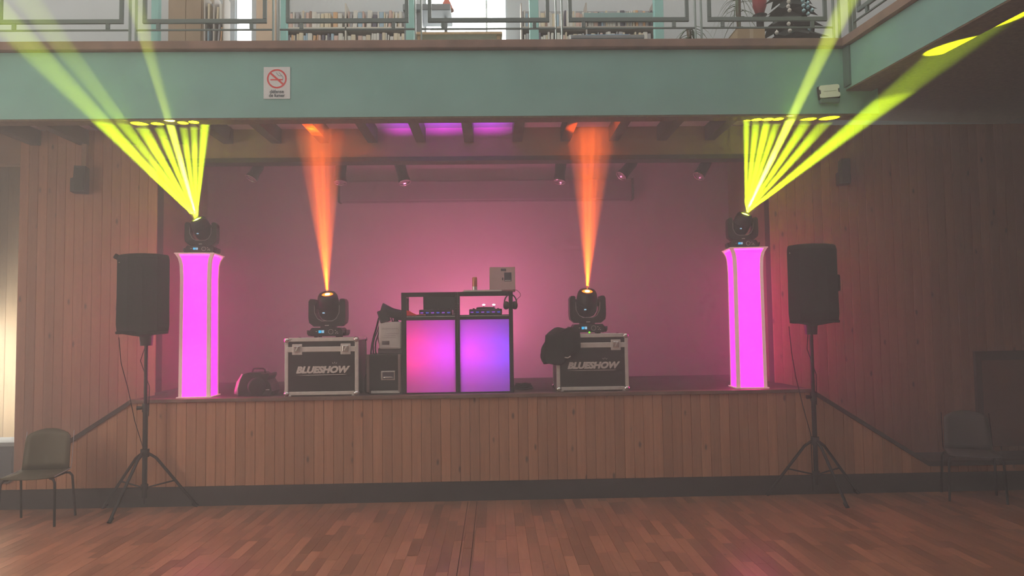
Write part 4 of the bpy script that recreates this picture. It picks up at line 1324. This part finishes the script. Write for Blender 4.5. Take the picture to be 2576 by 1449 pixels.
p = at(984, 840, 7.72)
wb = thing('white_canister', 'white plastic fluid canister with printed label on the black case', 'canister', (p.x, 7.74, Z_STAGE + hr))
M_PLW = mat('canister_white', (0.72, 0.68, 0.68), 0.5)
MB().bb(-0.125, 0.125, -0.1, 0.1, 0.0, 0.065, 0.012).build('tray', mat('tray_grey', (0.10, 0.08, 0.09), 0.6), wb)
MB().bb(-0.115, 0.12, -0.11, 0.09, 0.05, 0.33, 0.018).build('body', M_PLW, wb)
lab_ = MB().bb(-0.085, 0.09, -0.1125, -0.1105, 0.08, 0.28).build('label', mat('label_white', (0.66, 0.63, 0.63), 0.7), wb)
MB().bb(-0.08, -0.005, -0.1135, -0.1125, 0.095, 0.135).build('print_block', mat('label_grey', (0.16, 0.13, 0.15), 0.7), lab_)
for z, a0, b0 in ((0.255, -0.08, 0.0), (0.255, 0.02, 0.085), (0.205, -0.03, 0.085), (0.185, -0.06, 0.06), (0.165, -0.07, 0.05)):
    MB().bb(a0, b0, -0.1133, -0.1125, z, z + 0.005).build('print_line', mat('label_line', (0.4, 0.34, 0.38), 0.7), lab_)
MB().cyl((0.05, -0.02, 0.33), (0.05, -0.02, 0.36), 0.025).build('cap', M_BLACK, wb)

p = at(985, 800, 7.70)
cl = thing('par_lamp', 'black lamp head lying tilted on the white canister with hanging cables', 'lamp', (p.x, 7.70, Z_STAGE + hr + 0.33))
MB().lathe([(0.0, -0.13), (0.045, -0.125), (0.055, -0.06), (0.05, 0.02), (0.062, 0.08), (0.075, 0.14), (0.07, 0.145), (0.06, 0.10)], (0.03, 0, 0.085), (-0.95, -0.1, 0.28), 16).build('can', M_BLACK, cl)
MB().box((-0.075, -0.02, 0.06), (0.10, 0.12, 0.13), (0, R(-18), 0), 0.012).build('clamp_block', M_BLACK, cl)
MB().tube([(-0.02, 0.07, 0.09), (0.0, 0.07, 0.005), (0.07, 0.06, 0.0)], 0.008, 6).build('bracket', M_TUBE, cl)
MB().cyl((0.13, -0.06, 0.05), (0.136, -0.064, 0.05), 0.006, n=8).build('indicator', emitter('amber_led', (1, 0.35, 0.02), 1.5), cl)
for k, (dx, dz, l, r_) in enumerate(((-0.105, 0.08, 0.62, 0.009), (-0.09, 0.03, 0.5, 0.006), (-0.075, 0.0, 0.55, 0.007), (-0.06, 0.02, 0.42, 0.005))):
    pts = [(dx + 0.04, 0.0, dz)]
    for i in range(9):
        u = i / 8
        pts.append((dx - 0.10 * math.sin(min(u * 3, 1.57)) + 0.02 * k * u + 0.012 * math.sin(6 * u + k), -0.01 * k, dz + 0.03 * math.sin(min(1, u * 4) * math.pi) - l * u))
    MB().tube(pts, r_, 6).build('cable', M_BLACK_MATT, cl)

p = at(926, 985, 7.66)
cb2 = thing('cable_bag', 'narrow dark cable bag standing between flight case and black case', 'bag', (p.x, 7.82, Z_STAGE))
MB().lathe([(0.0, 0.0), (0.055, 0.0), (0.07, 0.03), (0.066, 0.15), (0.05, 0.2), (0.02, 0.215), (0, 0.21)], n=14).build('body', M_BLACK_MATT, cb2)
MB().tube([(-0.04, 0, 0.2), (-0.03, 0, 0.25), (0.0, 0, 0.265), (0.03, 0, 0.25), (0.04, 0, 0.2)], 0.006, 6).build('strap', M_BLACK_MATT, cb2)

# machine on the stage near the left tower
p = at(648, 992, 7.74)
fm = thing('fog_machine', 'dark rounded fog machine with handle on the stage beside the magenta tower', 'fog machine', (p.x, 7.80, Z_STAGE))
body = MB()
prof = [(-0.17, 0.0), (0.15, 0.0), (0.17, 0.04), (0.155, 0.11), (0.12, 0.16), (0.14, 0.2), (0.135, 0.225), (0.07, 0.215), (0.05, 0.235), (-0.08, 0.235), (-0.12, 0.22), (-0.15, 0.17), (-0.175, 0.08)]
body.prism(prof, -0.14, 0.14)
body.build('body', mat('fog_machine_black', (0.022, 0.02, 0.022), 0.35), fm)
MB().tube([(-0.075, 0, 0.23), (-0.065, 0, 0.262), (-0.045, 0, 0.27), (0.035, 0, 0.27), (0.055, 0, 0.258), (0.065, 0, 0.225)], 0.008, 8).build('handle', M_BLACK, fm)
MB().lathe([(0.085, 0), (0.095, 0.006), (0.095, 0.016), (0.07, 0.02), (0.0, 0.012)], (0.02, -0.14, 0.09), (0, -1, 0), 22).build('fan_cover', M_TUBE, fm)
MB().bb(0.10, 0.145, -0.145, -0.138, 0.055, 0.063).build('badge', M_PRINT, fm)
fl_ = MB().lathe([(0, -0.02), (0.05, -0.01), (0.055, 0.03), (0.05, 0.11), (0.03, 0.16), (0.02, 0.19), (0.02, 0.2), (0, 0.2)], (-0.19, -0.05, 0.02), (0.2, 0, 1), 16)
fl_.build('fluid_bottle', mat('clear_plastic', (0.55, 0.35, 0.5), 0.15, spec=0.9), fm)

# small heap of cable right of the booth
p = at(1312, 980, 7.9)
hp_ = thing('cable_coil', 'coil of dark cable on the stage floor beside the DJ booth', 'cable', (p.x + 0.02, 7.95, Z_STAGE))
for k in range(3):
    pts = [((0.10 - 0.012 * k) * math.cos(a_ * 0.42), (0.10 - 0.012 * k) * math.sin(a_ * 0.42), 0.012 + 0.02 * k + 0.004 * math.sin(a_ * 2 + k)) for a_ in range(16)]
    MB().tube(pts, 0.010, 6).build('loop', M_BLACK_MATT, hp_)

# draped black cloth on the right case
p = at(1410, 870, 7.5)
clo = thing('black_cloth', 'black jacket draped over the corner of the flight case beneath the moving head', 'jacket', (FC_R.location.x, FC_R.location.y, zt_case))
random.seed(21)
w2 = 0.735 / 2


def drape(grid):
    mb = MB()
    nr, nc = len(grid), len(grid[0])
    vs = [q for r_ in grid for q in r_]
    fs = [(i * nc + j, i * nc + j + 1, (i + 1) * nc + j + 1, (i + 1) * nc + j) for i in range(nr - 1) for j in range(nc - 1)]
    return mb._add(vs, fs, True)


grid = []
xa, xb = -w2 - 0.045, -w2 + 0.245
for i in range(13):
    u = i / 12                                    # from the back of the lid over the front edge and down
    row = []
    for j in range(13):
        s = j / 12
        x_ = xa + (xb - xa) * s
        low = 0.30 - 0.14 * max(0, (s - 0.45)) / 0.55 + 0.03 * math.sin(s * 7)       # hem
        path = u * (0.30 + low)
        if path < 0.30:
            y_ = 0.04 - path; z_ = 0.014 + 0.02 * math.sin(s * 5 + u * 4) ** 2 + 0.03 * max(0, 1 - path * 6)
        else:
            y_ = -0.27 - 0.015 * math.sin(s * 9 + 1) - 0.02 * (path - 0.3) / low; z_ = 0.012 - (path - 0.30)
        if s < 0.18:                              # the flank hangs outside the case
            x_ -= (0.18 - s) / 0.18 * (0.03 + 0.05 * min(1, u * 1.4))
            if path < 0.30:
                z_ -= (0.18 - s) / 0.18 * (0.05 + 0.16 * u)
        row.append((x_, y_, z_))
    grid.append(row)
o = drape(grid).build('cloth', M_BLACK_MATT, clo)
md = o.modifiers.new('thick', 'SOLIDIFY'); md.thickness = 0.012; md.offset = 1
md = o.modifiers.new('smooth', 'SUBSURF'); md.levels = 1; md.render_levels = 1
MB().lathe([(0.0, 0.0), (0.045, 0.0), (0.05, 0.02), (0.035, 0.045), (0, 0.05)], (-w2 + 0.15, -0.10, 0.015), n=12).build('collar_fold', M_BLACK_MATT, clo)
sl_ = []
for i in range(9):
    u = i / 8
    row = []
    for j in range(10):
        a_ = 2 * math.pi * j / 9
        r_ = 0.062 + 0.02 * math.sin(u * 3.1) + 0.008 * math.sin(3 * a_ + i)
        cx_ = -w2 - 0.035 - 0.055 * math.sin(u * 2.2); cz_ = -0.02 - 0.27 * u
        row.append((cx_ + r_ * math.cos(a_) * 0.85, -0.20 + r_ * math.sin(a_) * 1.1, cz_ + 0.02 * math.cos(a_ + 1)))
    sl_.append(row)
so_ = drape(sl_)
so_._add(sl_[-1], [list(range(9))]); so_._add(sl_[0], [list(range(9))[::-1]])
so_.build('sleeve', M_BLACK_MATT, clo)
MB().tube([(-w2 + 0.08, -0.305, -0.235), (-w2 + 0.11, -0.31, -0.24), (-w2 + 0.14, -0.308, -0.225)], 0.006, 6).build('pocket_tab', M_PRINT, clo)

# ================================================================== LOUDSPEAKERS ON TRIPODS
def loudspeaker(px, y, py_top, py_bot, wpx, label, label2, rz, foot_dirs):
    y_s = y
    top = at(px, py_top, y_s); bot = at(px, py_bot, y_s)
    hgt = top.z - bot.z
    wv = wpx / F_PX * y_s
    t = thing('loudspeaker', label, 'loudspeaker', (top.x, y_s + 0.17, bot.z), rz, 'loudspeakers in black covers')
    w2 = wv / 2
    # covered cabinet: slightly bulging, rounded, wedge shaped towards the back
    mb = MB()
    prof = [(-w2 * 0.97, -0.16), (-w2 * 0.55, -0.195), (0, -0.205), (w2 * 0.55, -0.195), (w2 * 0.97, -0.16), (w2 * 0.72, 0.17), (-w2 * 0.72, 0.17)]
    lev = [(0.0, 0.86, 0.02), (0.02, 0.97, 0.0), (0.12, 1.0, 0), (hgt * 0.5, 0.985, 0), (hgt - 0.05, 0.985, 0), (hgt - 0.012, 0.95, 0), (hgt, 0.88, 0)]
    rows = []
    for z, k, dz in lev:
        rows.append([Vector((x_ * k, y_ * k, z + (0.035 * abs(x_) / w2 if z < 0.03 else 0) - (0.012 * (x_ / w2) ** 2 if z > hgt - 0.06 else 0))) for x_, y_ in prof])
    n = len(prof)
    for i in range(len(rows) - 1):
        for j in range(n):
            mb._add([rows[i][j], rows[i][(j + 1) % n], rows[i + 1][(j + 1) % n], rows[i + 1][j]], [(0, 1, 2, 3)], True)
    mb._add(rows[0], [list(range(n))[::-1]]); mb._add(rows[-1], [list(range(n))])
    o = mb.build('cover', mat('speaker_cover', (0.026, 0.026, 0.03), 0.9, spec=0.15, bump=0.15, nscale=40), t)
    bv = o.modifiers.new('bevel', 'BEVEL'); bv.width = 0.012; bv.segments = 2; bv.limit_method = 'ANGLE'; bv.angle_limit = R(35)
    s_side = 1 if px > 1000 else -1
    MB().bb(w2 * 0.9 - 0.0, w2 * 0.9 + 0.055, -0.09, 0.03, hgt * 0.42, hgt * 0.62, 0.012).build('handle_flap', M_BLACK_MATT, t) if s_side > 0 else MB().box((-w2 * 0.98, -0.13, hgt - 0.035), (0.06, 0.03, 0.05), (0, 0.5, 0), 0.01).build('cover_tab', M_BLACK_MATT, t)
    MB().cyl((-w2 * 0.86, -0.172, hgt - 0.09), (-w2 * 0.86, -0.178, hgt - 0.09), 0.006, n=8).build('snap', M_CHROME, t)
    MB().bb(-w2 * 0.95, w2 * 0.95, -0.197, -0.16, 0.03, 0.055, 0.006).build('hem_band', M_BLACK_MATT, t)
    MB().cyl((0, 0.0, -0.085), (0, 0.0, 0.03), 0.056, 0.066, n=16).build('pole_cup', M_BLACK, t)
    # tripod
    base = Vector((top.x, y_s + 0.17, 0))
    s = thing('speaker_stand', label2, 'speaker stand', base, 0, 'tripod speaker stands')
    zb = bot.z - 0.08
    z_h = 0.54
    MB().cyl((0, 0, 0.12), (0, 0, 0.98), 0.023, n=14).build('lower_tube', M_TUBE, s)
    MB().cyl((0, 0, 0.9), (0, 0, zb + 0.02), 0.0175, n=14).build('upper_tube', M_TUBE, s)
    cl_ = MB().cyl((0, 0, 0.94), (0, 0, 1.02), 0.031, n=14).build('height_clamp', M_BLACK, s)
    MB().cyl((-0.03, -0.01, 0.98), (-0.075, -0.02, 0.98), 0.016, 0.02, n=10).build('clamp_knob', M_BLACK, cl_)
    MB().cyl((0, 0, z_h - 0.03), (0, 0, z_h + 0.045), 0.04, n=14).build('leg_hub', M_BLACK, s)
    MB().cyl((0, 0, 0.2), (0, 0, 0.25), 0.034, n=14).build('brace_collar', M_BLACK, s)
    for a_ in foot_dirs:
        d = Vector((math.cos(R(a_)), math.sin(R(a_)), 0))
        f = d * 0.46 + Vector((0, 0, 0.02))
        lg = MB().tube([d * 0.035 + Vector((0, 0, z_h)), d * 0.10 + Vector((0, 0, z_h - 0.045)), f], 0.0145, 8).build('leg', M_TUBE, s)
        MB().cyl(f + d * -0.03 + Vector((0, 0, 0.02)), f + d * 0.015 + Vector((0, 0, -0.018)), 0.018, n=10).build('rubber_foot', M_BLACK_MATT, lg)
        mid = d * 0.26 + Vector((0, 0, z_h - 0.045 + (0.02 - z_h + 0.045) * 0.48))
        MB().tube([d * 0.03 + Vector((0, 0, 0.22)), mid], 0.008, 6).build('brace', M_TUBE, s)
    # cable hanging from the cabinet
    MB().tube([(-0.24, -0.05, bot.z), (-0.22, -0.04, bot.z - 0.25), (-0.17, 0, bot.z - 0.5), (-0.10, 0.0, 0.85), (-0.03, 0.02, 0.6), (-0.02, 0.04, 0.05)], 0.004, 6).build('cable', M_BLACK_MATT, s)
    MB().tube([(-0.02, 0.03, zb), (-0.05, -0.01, zb - 0.15), (0.035, 0.0, zb - 0.4), (0.03, 0.0, 0.9)], 0.004, 6).build('cable', M_BLACK_MATT, s)
    return t


loudspeaker(350, 7.12, 637, 848, 126, 'black covered loudspeaker on a tripod near the bright doorway', 'black tripod stand carrying the loudspeaker near the doorway', R(13), (258, 15, 165))
loudspeaker(2051, 7.14, 612, 820, 126, 'black covered loudspeaker on a tripod on the dim side', 'black tripod stand carrying the loudspeaker on the dim side', R(-12), (280, 12, 168))


# ================================================================== CHAIRS
def chair(px, y, rz, label, dim):
    p = at(px, 1320, y)
    t = thing('stacking_chair', label, 'chair', (p.x, y, 0), rz, 'stacking chairs beside the stage')
    m = mat('chair_olive', (0.085, 0.075, 0.045), 0.5) if not dim else mat('chair_grey', (0.08, 0.075, 0.085), 0.55)
    # shell back
    grid = []
    for i in range(7):
        u = i / 6
        row = []
        for j in range(9):
            v = j / 8 * 2 - 1
            w = 0.205 * (1.0 - 0.06 * u) - (0.03 * max(0, u - 0.8) / 0.2)
            row.append((v * w, 0.16 + 0.06 * u - 0.03 * v * v, 0.455 + 0.37 * u - 0.02 * max(0, u - 0.8) / 0.2 * v * v * 2))
        grid.append(row)
    o = drape(grid).build('backrest', m, t)
    md = o.modifiers.new('thick', 'SOLIDIFY'); md.thickness = 0.012
    grid = []
    for i in range(7):
        u = i / 6
        row = []
        for j in range(9):
            v = j / 8 * 2 - 1
            row.append((v * (0.205 + 0.01 * u), 0.16 - 0.36 * u, 0.455 - 0.015 * math.sin(u * math.pi) - 0.02 * max(0, u - 0.75) / 0.25 + 0.012 * v * v))
        grid.append(row)
    o = drape(grid).build('seat', m, t)
    md = o.modifiers.new('thick', 'SOLIDIFY'); md.thickness = 0.012
    for s in (-1, 1):
        MB().tube([(s * 0.205, 0.215, 0.80), (s * 0.212, 0.16, 0.50), (s * 0.213, 0.14, 0.46), (s * 0.218, -0.18, 0.445)], 0.0035, 6).build('edge_piping', mat('edge_pale', (0.55, 0.55, 0.58), 0.4) if not dim else M_TUBE, t)  # pale edge: rim light from the doorway put into the colour
        MB().tube([(s * 0.17, -0.16, 0.425), (s * 0.205, -0.175, 0.42), (s * 0.222, -0.185, 0.39), (s * 0.235, -0.205, 0.012)], 0.011, 8).build('leg', M_TUBE, t)
        MB().tube([(s * 0.17, 0.13, 0.425), (s * 0.205, 0.14, 0.42), (s * 0.222, 0.155, 0.39), (s * 0.235, 0.20, 0.012)], 0.011, 8).build('leg', M_TUBE, t)
        MB().tube([(s * 0.18, -0.16, 0.425), (s * 0.18, 0.13, 0.425)], 0.009, 8).build('seat_rail', M_TUBE, t)
    MB().tube([(-0.18, 0.0, 0.425), (0.18, 0.0, 0.425)], 0.009, 8).build('cross_rail', M_TUBE, t)
    return t


chair(94, 6.88, R(6), 'olive shell chair with dark legs at the foot of the left stairs', False)
chair(2452, 7.08, R(-22), 'grey chair barely visible in the dark beside the reddish door', True)

# ================================================================== DAYLIGHT IN THE PASSAGE
area('passage_daylight', (X_L + 0.2, 9.1, 1.2), (XD_L + 0.2, 9.9, 0.9), 1.2, 1.4, 60, (1.0, 0.95, 0.85))
# unseen window added in the hall's side wall to brighten that side
wn = thing('window_3', 'tall daylight window in the side wall of the hall', 'window', (X_L + 0.02, 3.9, 1.2))
wn['kind'] = 'structure'
MB().bb(0.0, 0.01, -1.3, 1.3, 0, 2.4).build('pane', mat('window_pane_side', (0.7, 0.72, 0.72), 0.3), wn)
for yy in (-1.3, 0.0, 1.3):
    MB().bb(0.0, 0.05, yy - 0.03, yy + 0.03, -0.03, 2.43).build('frame', M_WHITE, wn)
area('window_daylight', (X_L + 0.12, 3.9, 2.4), (0, 4.6, 1.6), 2.5, 2.3, 170, (1.0, 0.84, 0.66))  # added light at the pane, brightens the hall from this side

# ================================================================== HAZE
def haze(name, poly, dens, label):
    """poly: (y, z) outline swept across the hall."""
    m = bpy.data.materials.new(name); m.use_nodes = True
    nt = m.node_tree; nt.nodes.clear()
    out = nt.nodes.new('ShaderNodeOutputMaterial'); v = nt.nodes.new('ShaderNodeVolumeScatter')
    v.inputs['Color'].default_value = (1, 1, 1, 1); v.inputs['Density'].default_value = dens; v.inputs['Anisotropy'].default_value = 0.0
    nt.links.new(v.outputs[0], out.inputs['Volume'])
    n = len(poly)
    xa, xb = X_L + 0.01, X_R - 0.01
    mb = MB()._add([(xa, y, z) for y, z in poly] + [(xb, y, z) for y, z in poly],
                   [list(range(n)), list(range(n, 2 * n))[::-1]] + [(i, n + i, n + (i + 1) % n, (i + 1) % n) for i in range(n)])
    o = mb.build(name, m)
    o['kind'] = 'stuff'
    tag(o, label, 'haze')
    return o


haze('haze', [(-2.4, 0.003), (6.1, 0.003), (6.1, 3.72), (7.14, 3.72), (7.14, 6.9), (-2.4, 6.9)], HAZE_HALL, 'thin theatrical haze drifting in the hall')
haze('haze', [(6.102, 0.003), (7.318, 0.003), (7.318, 3.718), (6.102, 3.718)], HAZE_HALL + HAZE_FRONT, 'theatrical haze rolling off the stage edge into the hall')
haze('haze', [(7.32, 0.003), (9.745, 0.003), (9.745, 3.81), (7.32, 3.81)], HAZE_STAGE, 'denser theatrical haze hanging over the stage')
